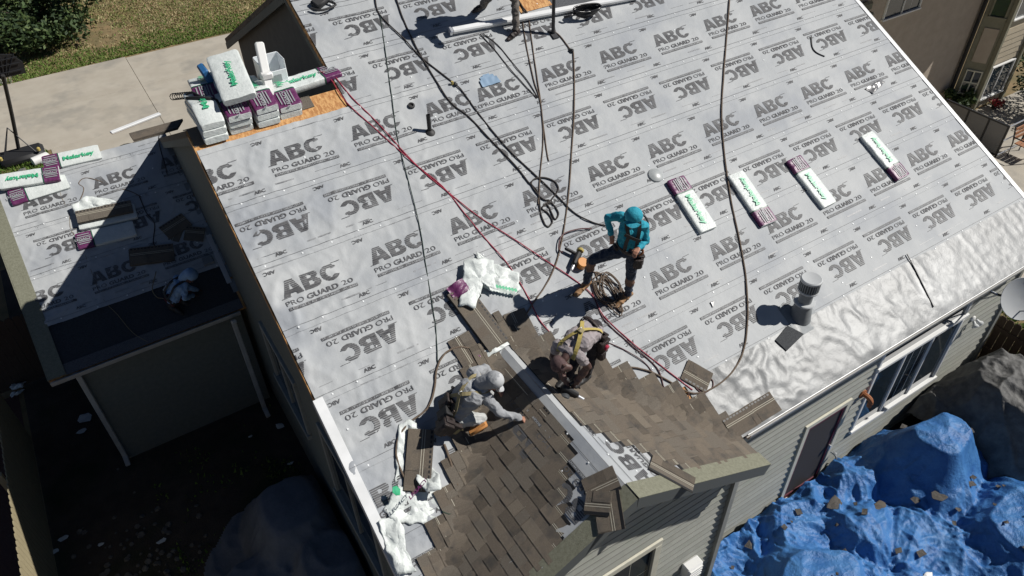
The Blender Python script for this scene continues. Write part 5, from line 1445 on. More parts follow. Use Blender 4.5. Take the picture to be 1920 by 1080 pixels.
# stack across the lower ridge
grp = 'bundles stacked across the lower ridge'
stacks = [(.34, 3, .0, 'leftmost stack', 0), (.71, 3, .02, 'second stack from the left', 0), (1.08, 3, .03, 'third stack from the left', -1), (1.45, 2, .05, 'rightmost stack', -1)]
words = ['bottom', 'second', 'third', 'top']
for si, (x, n, dy, nm, pend) in enumerate(stacks):
    for k in range(n):
        top = k == n - 1
        w = 'topmost' if top else ('lowest' if k == 0 else ('second from the bottom' if k == 1 else 'third from the bottom'))
        bundle((x + rng.uniform(-.012, .012), RY + .2 + dy + rng.uniform(-.03, .03), RZ + .02 + k * .1), (rng.uniform(-.03, .03), 1, .0), (0, 0, 1), 'wrapped bundle, %s in the %s on the ridge' % (w, nm), grp,
               end=(-1 if (top and pend) or (si == 1 and top) else 0), bend=.14, seed=10 + si * 5 + k, brand=1 if top else 0, slump=.02, H=.09)
bundle((.84, RY + .26, RZ + .42), (.10, .95, .22), (-.12, -.24, .98), 'big white bundle lying tilted on top of the stacks on the ridge', grp, end=0, seed=41, brand=1, slump=.02, H=.11, W_=.46)
bundle((.78, RY + .4, RZ + .275), (.06, 1, .04), (0, -.04, 1), 'white bundle directly under the tilted one on the stacks', grp, end=0, seed=42, brand=0, slump=.02, H=.09)
bundle((.5, RY + .72, RZ + .27), (.1, 1, -.1), (0, .1, 1), 'rear white bundle with green print behind the leftmost stack', grp, end=-1, seed=43, bend=.2, slump=.02)
bundle((1.9, RY + .3, RZ + .05), (1, .06, .05), (0, -.12, 1), 'bundle lying along the ridge with its purple end beside the red hoses', grp, end=1, seed=44, slump=.015, H=.12)
t = empty('plastic_bin', (1.52, RY + .62, RZ + .2), 'frosted plastic bin standing open on the stacked bundles', 'bin')
b = MB()
cx, cy, cz = 1.46, RY + .5, RZ + .16
for (ox, oy, sx, sy, sz, oz) in ((0, .16, .36, .015, .34, .17), (-.18, 0, .015, .3, .34, .17), (.18, 0, .015, .3, .34, .17), (0, -.16, .36, .015, .2, .1), (0, 0, .36, .3, .015, .0)):
    b.box((cx + ox, cy + oy, cz + oz), (sx, sy, sz), bev=.005)
b.build('tub', 'binclear', t)
b = MB(); b.box((cx, cy - .17, cz + .09), (.18, .012, .1)); b.build('paper_label', 'greyprint', t)
b = MB(); b.box((1.3, RY + .2, RZ + .4), (.13, .07, .92), (V((.98, 0, -.2)), V((-.1, .82, -.55)).normalized(), V((.16, .55, .82)).normalized()), bev=.02)
b.box((1.3, RY + .17, RZ + .4), (.17, .11, .1), bev=.02)
tag(b.build('white_post_sleeve', 'white', smooth='auto'), 'white folded carton sleeve standing upright against the stacks', 'sleeve')
b = MB(); b.box((.58, RY + .66, RZ + .42), (.1, .3, .24), (V((.96, 0, .25)), V((0, 1, 0)), V((-.25, 0, .96))), bev=.02); tag(b.build('blue_carton', 'bluebox'), 'blue carton half hidden behind the tilted white bundle', 'box')
b = MB()
b.tube([(.2, RY + .4, RZ + .27), (.36, RY + .2, RZ + .31), (.5, RY + .1, RZ + .29), (.58, RY - .02, RZ + .22), (.6, RY - .1, RZ + .2), (.7, RY - .05, RZ + .26)], .026, 6)
b.tube([(.22, RY + .5, RZ + .28), (.3, RY + .42, RZ + .32), (.36, RY + .3, RZ + .3), (.44, RY + .12, RZ + .29), (.5, RY - .02, RZ + .24)], .016, 6)
tag(b.build('rolled_strap', 'black', smooth=True), 'black rolled strap lying on the leftmost stack of bundles', 'strap')
b = MB()
for k in range(9):
    a = [V((.08 + k * .03 + .05 * math.cos(q), RY + .8 - k * .012, RZ + .16 + .05 * math.sin(q))) for q in [i * .7 for i in range(9)]]
    b.tube(a, .007, 5, smooth=0)
tag(b.build('wire_coil', 'darkframe'), 'coil of dark wire behind the leftmost stack', 'coil')
# bundles on the garage roof
ggrp = 'bundles on the garage roof'
for i, (lab, e, br) in enumerate((('uppermost bundle on the garage ridge, purple end at the left', -1, 1), ('bundle on the garage ridge at the left picture edge, purple end at its right', 1, -1), ('lower bundle under another on the garage roof, purple end at the left', -1, 0))):
    q = [V(p) for p in PT['gbundles'][i]]
    ctr = sum(q, V()) / 4
    bundle(ctr - NR * (.075 if i != 1 else .0), (q[1] + q[2]) - (q[0] + q[3]), NR, lab, ggrp, end=e, seed=50 + i, brand=br)
q = [V(p) for p in PT['gbundles'][4]]
bundle(sum(q, V()) / 4 - NR * .075, (q[1] + q[2]) - (q[0] + q[3]), NR, 'purple ended bundle at the shadow line in the lower row on the garage roof', ggrp, end=-1, seed=55, brand=0)
q = [V(p) for p in PT['gbundles'][3]]
ct = sum(q, V()) / 4
Xg = ((q[1] + q[2]) - (q[0] + q[3])).normalized()
bundle(ct - NR * .06 - V((0, .12, .06)), Xg, NR, 'opened bundle crossed by the shadow edge on the garage roof', ggrp, end=0, seed=56, brand=0)
def open_stack(c, X, N, label, layers=6, L_=1.0, W_=.335, group=None, seed=0):
    """bare shingles left in an opened wrapper, each layer a part"""
    X, N = V(X).normalized(), V(N).normalized()
    Y = N.cross(X).normalized(); X = Y.cross(N)
    t = empty('opened_bundle', c, label, 'shingle bundle', group)
    r = random.Random(seed)
    for k in range(layers):
        o = V(c) + X * r.uniform(-.012, .012) + Y * r.uniform(-.008, .008) + N * (.012 * k + .006)
        b = MB()
        b.box(o, (L_, W_, .0115), (X, Y, N), mi=r.choice([0, 4]))
        if k == layers - 1:
            a = -L_ / 2
            while a < L_ / 2 - .06:
                e = min(a + r.uniform(.14, .3), L_ / 2)
                if r.random() < .75:
                    b.box(o + X * (a + e) / 2 + Y * (-W_ * .27) + N * .008, (e - a, W_ * .45, .005), (X, Y, N), mi=r.choice([0, 1, 4]))
                a = e
            for f in (.02, .05):
                b.box(o + Y * f + N * .0068, (L_, .006, .002), (X, Y, N), mi=6)
            for i in range(int(L_ / .06)):
                b.box(o + X * (-L_ / 2 + .03 + i * .06) + Y * (W_ / 2 - .03) + N * .0068, (.035, .022, .002), (X, Y, N), mi=5)
        b.build('shingle', SHN, t)
    return t
open_stack(ct + NR * .035 - V((0, .06, .03)), Xg, NR, 'bare brown shingles showing in a torn wrapper on the garage roof', 4, .95, .26, ggrp, 57)
scrap('torn_wrapper', [ct + Xg * a + V((0, b_, .5 * b_)) for a, b_ in ((-.5, .2), (-.2, .33), (.1, .22), (.25, .1), (-.1, .05), (-.5, .02))], 'plastic', 'torn white wrapper peeled back from the bare shingles on the garage roof', 'wrapper', h=.05, amp=.1, seed=3, nrm=NR)
# shingles and tools in the shaded corner of the garage roof
gi = PT['ginset']
for i, (p, L_, W_, a) in enumerate(((gi[4], .5, .33, .3), (gi[5], .35, .3, -.5), (gi[0], .75, .35, -.25), (gi[1], .3, .2, .9))):
    roof_shingle(p[0], p[1] / CS, a, L_, W_, 0, random.Random(i + 90), tones=(2, 0), name='shingle') if False else None
    q = open_stack(V(p) + NR * .01, (math.cos(a), CS * math.sin(a), SN * math.sin(a)), NR, ('square of loose shingles near the wall on the shaded garage roof', 'small stack of cut shingles by the wall in the shade', 'wide pile of dark shingles in front of the crouching worker', 'offcut leaning over the pile in front of the crouching worker')[i], (2, 3, 4, 1)[i], L_, W_, 'loose shingles on the shaded garage roof', 60 + i)
b = MB(); b.box(V(gi[7]) + NR * .03, (.2, .16, .05), (V((1, 0, 0)), UPSL, NR), bev=.01); tag(b.build('nail_carton', 'ventgrey'), 'grey nail carton by the wall on the shaded garage roof', 'box')
b = MB(); b.prism([V(PT['gflash'][1]) + NR * .02, V(PT['gflash'][2]) + NR * .02, V(PT['gflash'][2]) + NR * .02 + V((-.09, 0, 0)), V(PT['gflash'][1]) + NR * .02 + V((-.09, 0, 0))], NR * .01); tag(b.build('flashing_length', 'alu'), 'loose strip of grey flashing lying along the wall on the garage roof', 'flashing')
# opened bundles in the middle of the work
ob = [V(p) for p in PT['bundle_open1']]
X1 = (ob[2] + ob[3] - ob[0] - ob[1]).normalized()
c1 = sum(ob, V()) / 4 - NR * .075
open_stack(c1 + X1 * .0, X1, NR, 'opened bundle of brown shingles on the big slope above the kneeling worker', 6, .96, .34, 'opened bundles in the work area', 71)
b0 = c1 - X1 * .47
Y1 = NR.cross(X1)
b = MB(); b.grid(lambda u, v: b0 + X1 * (.2 * u - .1) + Y1 * (.165 - .3 * v) + NR * (.05 + .06 * math.sin(3.1 * min(v * 1.25, 1)) ** .4 + .02 * ridged(u * 5, v * 6)), 10, 12)
tag(b.build('torn_wrapper', ['purple'], smooth=True, fix=False), 'purple torn end of the wrapper on the opened bundle', 'wrapper')
b = MB(); b.grid(lambda u, v: b0 + X1 * (.36 * u - .11) + Y1 * (.176 + .03 * v) + NR * (.0 + .1 * v), 8, 3)
tag(b.build('torn_wrapper', 'darkgreen', smooth=True, fix=False), 'dark green torn side of the wrapper beside the purple end', 'wrapper')
p1 = [V(p) for p in PT['plast1']]
scrap('torn_wrapper', [p1[0], p1[1], p1[2], p1[6], p1[7], p1[8], p1[9]], 'plastic', 'crumpled white wrapper flap over the opened bundle', 'wrapper', h=.015, amp=.1, seed=5, nrm=NR, sub=9)
wr2 = scrap('torn_wrapper', [p1[1] + V((-.02, .1, .05)), p1[2], p1[3], p1[4], p1[5], p1[6], p1[7]], 'plastic', 'white wrapper sheet with green print spread to the right of the opened bundle', 'wrapper', h=-.05, amp=.09, seed=6, nrm=NR, sub=9)
b = MB()
for k in range(7):
    q = p1[5].lerp(p1[6], k / 6) + (p1[3] - p1[5]) * .06
    b.add([q + NR * (.03 + .02 * nz(k, 1)), q + UPSL * .05 + NR * .035, q + UPSL * .05 + V((.035, 0, 0)) + NR * .035, q + V((.035, 0, 0)) + NR * .03], [(0, 1, 2, 3)])
o = b.build('lettering', 'green', wr2, fix=False)
scrap('torn_wrapper', [c1 + X1 * .48 + Y1 * a + X1 * b_ for a, b_ in ((.17, -.02), (.17, .05), (0, .06), (-.2, .05), (-.38, -.0), (-.36, -.12), (-.2, -.03), (0, -.01))], 'plastic', 'narrow torn wrapper strip across the lower end of the opened bundle', 'wrapper', h=.03, amp=.07, seed=8, nrm=NR)
scrap('torn_wrapper', [c1 + X1 * .47 + Y1 * (-.33) + X1 * .07 * math.cos(a) + Y1 * .035 * math.sin(a) for a in range(0, 6)], 'purple', 'small purple scrap of wrapper at the corner of the opened bundle', 'wrapper', h=.03, amp=.03, seed=9, nrm=NR)
ob = [V(p) for p in PT['bundle_open2']]
X2 = (ob[3] + ob[2] - ob[0] - ob[1]).normalized()
c2 = sum(ob, V()) / 4 - NR * .07
open_stack(c2, X2, (NR + V((-.12, 0, 0))).normalized(), 'opened bundle of brown shingles by the white rake flashing', 7, .74, .32, 'opened bundles in the work area', 72)
wr3 = scrap('torn_wrapper', [V(p) for p in PT['plast2']], 'plastic', 'crumpled white wrapper with green and purple print at the lower left valley', 'wrapper', h=.03, amp=.1, seed=11, sub=9)
scrap('torn_wrapper', [V(p) + V((.02, 0, .02)) for p in PT['plast3']], 'plastic', 'long white wrapper hanging over the left roof edge at the bottom', 'wrapper', h=.05, amp=.12, seed=12, sub=9)
scrap('torn_wrapper', [V(p) for p in PT['plast4']], 'plastic', 'white wrapper strip peeled along the left side of the opened bundle', 'wrapper', h=.03, amp=.1, seed=13, sub=8)
scrap('torn_wrapper', [V(PT['plast2'][3]) + V((-.05 + .14 * math.cos(a), .1 + .24 * math.sin(a), .12)) for a in range(6)], 'plastic', 'white twist of wrapper standing over the lower left bundle end', 'wrapper', h=.04, amp=.14, seed=14, sub=8)
pc = V(PT['plast2'][1])
gp_ = scrap('printed_scrap', [pc + V((.03 + .05 * math.cos(a), -.1 + .07 * math.sin(a), .1 + .02 * math.sin(a))) for a in range(6)], 'green', None, None, h=.05, amp=.03, seed=15)
adopt(gp_, wr3)
w = MB()
vs, fs = text_shape('LEGACY', .085, .003, 1.1)
w.add([pc + V((.1 + u * .8, -.33 + u * .3 + v * .8, .2 + .1 * u)) for u, v in vs], fs); w.build('lettering', 'purple', wr3, fix=False)
# loose shingles
r = random.Random(31)
def loose(x, y, ang, L_, W_, label, h=.03, group='loose shingles', tones=(0, 4, 2), z=None, curl=.0, dark=True):
    if z is None:
        o = roof_shingle(x, y / CS, ang, L_, W_, h, r, tones=tones, name='loose_shingle', parent=None, curl=curl, dark=dark)
    return tag(o, label, 'shingle', group)
la = [V(p) for p in PT['looseA']]
lc = sum(la, V()) / 4
loose(lc.x, lc.y, 2.15, .4, .33, 'square cut shingle lying on the big slope above the red hose coil', .03)
def gable_loose(sd, u, y, ang, L_, W_, label, h, tilt=0.0):
    m = MB()
    X = V((0, math.cos(ang), 0)) + V((sd * CS, 0, -SN)) * math.sin(ang)
    N = V((sd * SN, 0, CS))
    Y = N.cross(X)
    c = GP(sd, u, y, h)
    m.box(c, (L_, W_, .007), (X, Y, N), mi=r.choice([0, 4]))
    a = -L_ / 2
    while a < L_ / 2 - .05:
        e = min(a + r.uniform(.1, .26), L_ / 2)
        if r.random() < .75: m.box(c + X * (a + e) / 2 - Y * W_ * .26 + N * .006, (e - a, W_ * .46, .005), (X, Y, N), mi=r.choice([0, 1, 4, 2]))
        a = e
    for f in (.015, .042): m.box(c + Y * f + N * .0042, (L_, .006, .0015), (X, Y, N), mi=6)
    m.box(c + Y * (W_ / 2 - .02) + N * .004, (L_, .035, .0015), (X, Y, N), mi=5)
    return tag(m.build('loose_shingle', SHN), label, 'shingle', 'loose shingles on the small gable')
gable_loose(-1, .2, -.12, 1.25, .4, .3, 'uppermost loose shingle on the bare front of the gable, tilted towards the ridge', .03)
gable_loose(-1, .33, -.42, 2.6, .44, .31, 'loose shingle crossing the olive rake edge on the left of the gable', .045)
gable_loose(-1, .36, -.27, .75, .3, .27, 'small cut shingle on top of the pile at the gable front', .062)
gable_loose(1, .8, -.32, -.6, .56, .33, 'grey scuffed shingle lying on the bare sheet right of the gable ridge', .03)
# ---------------------------------------------------------------- ropes, hoses and lines
def line(name, key, rad, m, label, cat, h=None, sag=0, n=6, group=None):
    b = MB()
    pts = [V(p) + V((0, -.4, .9)) * ((h if h is not None else rad + .012) + .006 * nz(i * .7, len(key))) for i, p in enumerate(PT[key])]
    if not key.startswith('g_'):
        pts = [p + NR * (.8 * wrk(p.x, p.y / CS) if p.z < .5 * p.y + .12 else 0) for p in pts]
    P = spline(pts, 5)
    P = [p + V((.006 * nz(i * .35, 3.1), .006 * nz(i * .35, 8.1), .004 * nz(i * .5, 1.1))) for i, p in enumerate(P)]
    b.tube(P, rad, n, smooth=0)
    return tag(b.build(name, m, smooth=True), label, cat, group)
line('safety_rope', 'rope_a', .011, 'ropeblack', 'dark brown safety rope running from the top edge to the worker in the blue hood', 'rope')
line('safety_rope', 'rope_b', .012, 'ropeblack', 'dark brown safety rope ending in a looped coil on the middle of the slope', 'rope')
line('guide_line', 'green_line', .006, 'ropegreen', 'thin dark green cord running straight down the left part of the slope', 'cord')
line('safety_rope', 'rope_c', .009, 'ropebrown', 'thin brown rope with a free knotted end hanging from the carabiner at the top', 'rope')
line('safety_rope', 'rope_d', .009, 'ropebrown', 'thin brown rope from the carabiner to the looped coil', 'rope')
line('safety_rope', 'rope_e', .008, 'ropeblack', 'dark rope strand from the end of the white pole, upper of two', 'rope')
line('safety_rope', 'rope_f', .008, 'ropeblack', 'dark rope strand from the end of the white pole, lower of two', 'rope')
line('safety_rope', 'rope_g', .011, 'ropebrown', 'brown rope from the black hook pole down past the nail gun', 'rope')
line('long_rope', 'rope_h', .013, 'ropebrown', 'long brown rope sweeping down the right of the slope and on to the gable', 'rope')
line('air_hose', 'hose_a', .008, 'hosered', 'red air hose running diagonally from the stacked bundles to the gable shingles', 'hose')
line('air_hose', 'hose_b', .008, 'hosered', 'red air hose passing beside the opened bundle to the bent worker', 'hose')
line('air_hose', 'hose_c', .009, 'hosedark', 'dark red air hose looped in two rings on the gable shingles', 'hose')
line('air_hose', 'hose_d', .007, 'hosedark', 'thin dark hose leaving the belt of the bent worker', 'hose')
line('air_hose', 'cord_e', .007, 'hosedark', 'short dark hose hanging from the ring on the gable shingles', 'hose')
line('tan_hose', 'hose_tan', .014, 'ropebrown', 'tan hose bowed round the kneeling worker to the lower left bundle', 'hose', h=.03)
line('green_hose', 'hose_green', .01, 'ropegreen', 'dark green hose curving over the left shingles of the gable', 'hose', h=.03)
line('brown_hose_end', 'stick', .017, 'ropebrown', 'short thick brown hose end lying on the left shingles', 'hose', h=.03)
line('belt_rope', 'rope_i', .01, 'ropeblack', 'short dark rope hanging from the bent worker to the shingles', 'rope', h=.05)
for key, rad, m, lab in (('g_rope_a', .009, 'ropebrown', 'brown rope looped on the sunny part of the garage roof'), ('g_rope_b', .005, 'ropetan', 'thin tan cord running down the garage roof to the gutter'), ('g_rope_c', .01, 'ropeblack', 'dark rope in the shade between the garage bundles and the pile'), ('g_rope_d', .008, 'ropetan', 'pale hose loop behind the crouching worker'), ('g_rope_e', .009, 'ropeblack', 'black cable hanging over the garage ridge')):
    line('roof_rope', key, rad, m, lab, 'rope')
# tangle of rope between the standing worker's legs
b = MB()
rp = [V(p) for p in PT['ropepile']]
rr = random.Random(4)
ctr = V((4.3, 2.33, 1.165))
pts = []
for k in range(56):
    a = k * 1.15 + rr.uniform(-.4, .4)
    q = ctr + V((.16 * math.cos(a) * rr.uniform(.5, 1.2) + .06 * math.sin(k * .31), .3 * math.sin(a) * rr.uniform(.5, 1.2), 0))
    q.z = .5 * q.y + .02 + .0018 * k * .5
    pts.append(q)
b.tube(pts, .0085, 6, smooth=5)
tag(b.build('rope_tangle', 'ropebrown', smooth=True), 'tangled pile of brown rope between the feet of the worker in the blue hood', 'rope')
# ---------------------------------------------------------------- things standing on the slope
vp = V(PT['vent'][0])
t = empty('roof_vent', vp, 'grey metal vent pipe with a pale round cap standing at the membrane edge', 'vent pipe')
b = MB(); b.prism([RP(vp.x - .27, vp.y / CS - .27, .012), RP(vp.x + .27, vp.y / CS - .27, .012), RP(vp.x + .27, vp.y / CS + .27, .012), RP(vp.x - .27, vp.y / CS + .27, .012)], NR * .005); b.build('flashing', 'ventgrey', t)
b = MB(); b.lathe(vp - V((0, 0, .05)), [(.17, 0), (.16, .06), (.14, .2), (.12, .28), (.118, .3)], n=28); b.build('boot', 'ventgrey', t, smooth='auto')
b = MB(); b.lathe(vp, [(.15, .27), (.16, .285), (.15, .3), (.1, .305)], n=28); b.build('collar', 'ventwhite', t, smooth='auto')
b = MB(); b.lathe(vp, [(.1, .25), (.1, .62)], n=28); b.build('pipe', 'ventgrey', t, smooth='auto')
b = MB()
b.lathe(vp, [(.1, .5), (.15, .51), (.155, .53), (.148, .54), (.148, .545)], n=28); b.build('cap_skirt', 'ventwhite', t, smooth='auto')
b = MB(); b.lathe(vp, [(.135, .545), (.135, .7)], n=28)
for k in range(26):
    a = k * 2 * math.pi / 26
    b.box(vp + V((.142 * math.cos(a), .142 * math.sin(a), .622)), (.012, .014, .155), (V((math.cos(a), math.sin(a), 0)), V((-math.sin(a), math.cos(a), 0)), V((0, 0, 1))), mi=1)
b.build('louvre', ['ventdark', 'ventgrey'], t)
b = MB(); b.lathe(vp, [(.15, .7), (.158, .712), (.156, .735), (.14, .748), (.09, .738), (.002, .733)], n=28); b.build('cap', 'ventwhite', t, smooth='auto')
b = MB(); b.prism([RP(6.26, .81 / CS, .03), RP(6.6, .9 / CS, .03), RP(6.76, .7 / CS, .03), RP(6.32, .62 / CS, .03)], NR * .006); tag(b.build('vent_shadow_patch', 'felt'), 'black square patch painted in as shadow below left of the vent pipe', 'patch')  # dark piece painting in the vent shadow on the silver membrane
pp = V(PT['pipe'][0])
t = empty('vent_stub', pp, 'slim black vent pipe standing on the upper left of the slope', 'pipe')
b = MB(); b.lathe(pp - V((0, 0, .04)), [(.032, 0), (.032, .33), (.026, .33), (.026, .2)], n=14); b.build('pipe', 'black', t, smooth='auto')
b = MB(); b.lathe(pp - V((0, 0, .03)), [(.08, 0), (.075, .04), (.035, .07)], NR, 14); b.build('collar', 'black', t, smooth='auto')
cpn = V(PT['cap'][0])
b = MB(); b.lathe(cpn + NR * .012, [(.045, 0), (.055, .012), (.05, .03), (.03, .032), (.026, .012)], NR, 18); tag(b.build('rubber_ring', 'black', smooth='auto'), 'small black rubber ring lying above the slim vent pipe', 'ring')
pa = V(PT['patch'][0])
b = MB()
b.grid(lambda u, v: RP(pa.x - .16 + .34 * u - .05 * v * (u - .5), pa.y / CS - .1 + .22 * v, .022 + .012 * ridged(u * 3, v * 2)), 10, 8, skip=lambda u, v: (u - .5) ** 2 / .25 + max(0, v - .45) ** 2 / .28 > 1)
tag(b.build('blue_patch', 'bluelight', smooth=True, fix=False), 'pale blue torn patch of sheet lying on the upper slope', 'patch')
dm = V(PT['dome'][0])
b = MB(); b.lathe(dm + NR * .01, [(.13, 0), (.12, .025), (.08, .042), (.03, .05), (.002, .051)], NR, 22); tag(b.build('plastic_dome', 'domegrey', smooth='auto'), 'round frosted plastic lid left of the nearest white bundle', 'lid')
a0, a1 = [V(p) for p in PT['pole_top']]
t = empty('white_pole', a0, 'long white metal pole lying across the top of the slope', 'pole')
D = (a1 - a0).normalized()
b = MB(); b.box((a0 + a1) / 2 + NR * .07, ((a1 - a0).length + .6, .11, .085), (D, NR.cross(D), NR), bev=.02); b.build('tube', 'whitemetal', t)
b = MB(); b.box(a0 + NR * .07 - D * .32, (.05, .115, .09), (D, NR.cross(D), NR), bev=.01); b.build('end_bracket', 'alu', t)
hp = V(PT['hookpole'][0])
b = MB(); b.box(hp + V((0, .0, .45)), (.05, .05, .95), bev=.01); b.box(hp + NR * .02, (.12, .2, .03), (V((1, 0, 0)), UPSL, NR), bev=.008)
tag(b.build('anchor_post', 'darkframe'), 'dark metal anchor post standing by the white pole at the top edge', 'post')
b = MB()
cb = V(PT['cordbundle'][1]) + NR * .12
for k in range(7):
    pts = [cb + V((1, -.1, -.05)) * ((.2 + .012 * k) * math.cos(a)) + UPSL * (.085 * math.sin(a) + .02 * nz(k, a)) + NR * (.02 * k - .05 + .02 * nz(a, k)) for a in [i * .42 for i in range(16)]]
    b.tube(pts, .016, 6, smooth=2)
b.tube([cb - V((.2, 0, 0)), cb - V((.36, .02, 0)), cb - V((.45, -.03, .02))], .02, 6)
tag(b.build('cord_bundle', 'blackshine', smooth=True), 'shiny black bundle of cord hung over the white pole', 'cord')
cc = V(PT['rope_c'][0]) + NR * .03
b = MB(); b.tube([cc + V((.02 * math.cos(a), .05 * math.sin(a), .025 * math.sin(a))) for a in [i * .5 for i in range(14)]], .008, 6, smooth=0); b.tube([cc, cc + V((0, .35, .2)), cc + V((-.03, .6, .4))], .014, 6)
tag(b.build('carabiner', 'ropeblack'), 'dark carabiner with a strap joining two ropes at the top', 'carabiner')
for key, nm in (((1070, 97), 0),):
    p = V(PT['rope_g'][2]) + NR * .03
    b = MB(); b.box(p, (.06, .09, .05), (V((.8, .5, .3)).normalized(), V((-.5, .8, 0)).normalized(), V((0, 0, 1))), bev=.015); tag(b.build('rope_grab', 'black'), 'small black rope grab on the brown rope below the white pole', 'rope grab')
p = V(PT['rope_a'][4]) + NR * .03
b = MB(); b.box(p, (.06, .08, .05), bev=.015); b.lathe(p + V((-.04, .02, 0)), [(.02, 0), (.02, .05)], n=8, mi=1); tag(b.build('rope_grab', ['black', 'yellowweb']), 'black and yellow rope grab on the dark safety rope', 'rope grab')
fe = [V(p) for p in PT['felt']]
b = MB(); b.grid(lambda u, v: RP(6.36 + 1.5 * u, 7.56 + .55 * v, .016 + .004 * nz(u * 6, v * 5)), 14, 8); tag(b.build('felt_piece', 'granule', smooth=True, fix=False), 'dark grey granular sheet laid under the white pole at the top edge', 'sheet')
bp = V(PT['blackpad'][1])
b = MB(); b.box(bp + NR * .06, (.3, .18, .1), (V((.9, .4, .2)).normalized(), NR.cross(V((.9, .4, .2)).normalized()), NR), bev=.03); b.tube([bp + V((.1, -.05, .05)), bp + V((.2, -.16, 0)), bp + V((-.05, -.2, -.02)), bp + V((-.2, -.12, .02))], .018, 6)
tag(b.build('tool_bag', 'black', smooth='auto'), 'black bag with a strap lying at the top left rake', 'bag')
# torn flaps in the sheet
t1 = [V(p) + NR * .02 for p in PT['tear1']]
b = MB(); b.tube(t1, .012, 5); tag(b.build('loose_strap', 'black'), 'short curved black strap near the upper right of the slope', 'strap')
scrap('torn_flap', [V(p) for p in PT['tear2']], 'netgrey', 'crumpled dark torn flap of sheet near the right rake', 'flap', h=.02, amp=.06, seed=33, nrm=NR)
scrap('torn_flap', [V(p) for p in PT['tear3']], 'netgrey', 'tiny torn flap above the membrane left of the vent', 'flap', h=.02, amp=.03, seed=34, nrm=NR)
b = MB(); b.tube([V(p) + NR * .035 for p in PT['stickfoil']], .011, 6); tag(b.build('thin_rod', 'darkframe'), 'thin dark rod lying on the silver membrane', 'rod')
# nail gun
ng = V(PT['nailgun'][0]) + NR * .0
t = empty('nail_gun', ng, 'yellow and black coil nail gun lying uphill of the raised foot', 'nail gun')
X = V((.75, .5, .25)).normalized(); Y = NR.cross(X).normalized()
b = MB(); b.box(ng + NR * .08, (.26, .09, .1), (X, Y, NR), bev=.03); b.build('body', 'black', t, smooth='auto')
b = MB(); b.lathe(ng + NR * .03 - X * .03 - Y * .1, [(.075, 0), (.08, .01), (.08, .09), (.07, .1)], NR, 18); b.build('magazine', 'orange', t, smooth='auto')
b = MB(); b.box(ng + NR * .07 + X * .08 + Y * .12, (.05, .2, .05), (X, Y, NR), bev=.018); b.build('handle', 'black', t, smooth='auto')
b = MB(); b.lathe(ng + NR * .08 - X * .2, [(.02, 0), (.025, .08)], X, 10); b.build('nose', 'alu', t, smooth='auto')
b = MB(); b.lathe(ng + NR * .1 + X * .13, [(.05, 0), (.052, .03), (.03, .05)], X, 14); b.build('cap', 'yellowweb', t, smooth='auto')
b = MB(); b.tube([ng + Y * .22 + NR * .06, ng + Y * .3 + X * .05 + NR * .05, ng + Y * .33 + X * .28 + NR * .05, ng + Y * .16 + X * .5 + NR * .04, ng + X * .62 - Y * .02 + NR * .04], .01, 6); b.build('hose', 'hosedark', t, smooth=True)
# ---------------------------------------------------------------- people
import numpy as np
def capsule_mesh(p0, p1, r0, r1, n=12, k=4):
    d = p1 - p0
    L_ = d.length
    d = d.normalized() if L_ > 1e-6 else V((0, 0, 1))
    a = d.cross(V((.31, .17, .93)));  a = a.normalized() if a.length > .1 else d.cross(V((1, 0, 0))).normalized()
    b = d.cross(a)
    prof = [(r0 * math.sin(q), -r0 * math.cos(q)) for q in [(i + .35) * math.pi / 2 / k for i in range(k)]] + [(r0, 0), (r1, L_)] + [(r1 * math.cos(q), L_ + r1 * math.sin(q)) for q in [(i + 1 - .35) * math.pi / 2 / k for i in range(k)]]
    vs = [p0 + d * h + a * (r * math.cos(2 * math.pi * j / n)) + b * (r * math.sin(2 * math.pi * j / n)) for r, h in prof for j in range(n)]
    m = len(prof)
    fs = [(i * n + j, i * n + (j + 1) % n, (i + 1) * n + (j + 1) % n, (i + 1) * n + j) for i in range(m - 1) for j in range(n)]
    fs += [tuple(reversed(range(n))), tuple((m - 1) * n + j for j in range(n))]
    return vs, fs
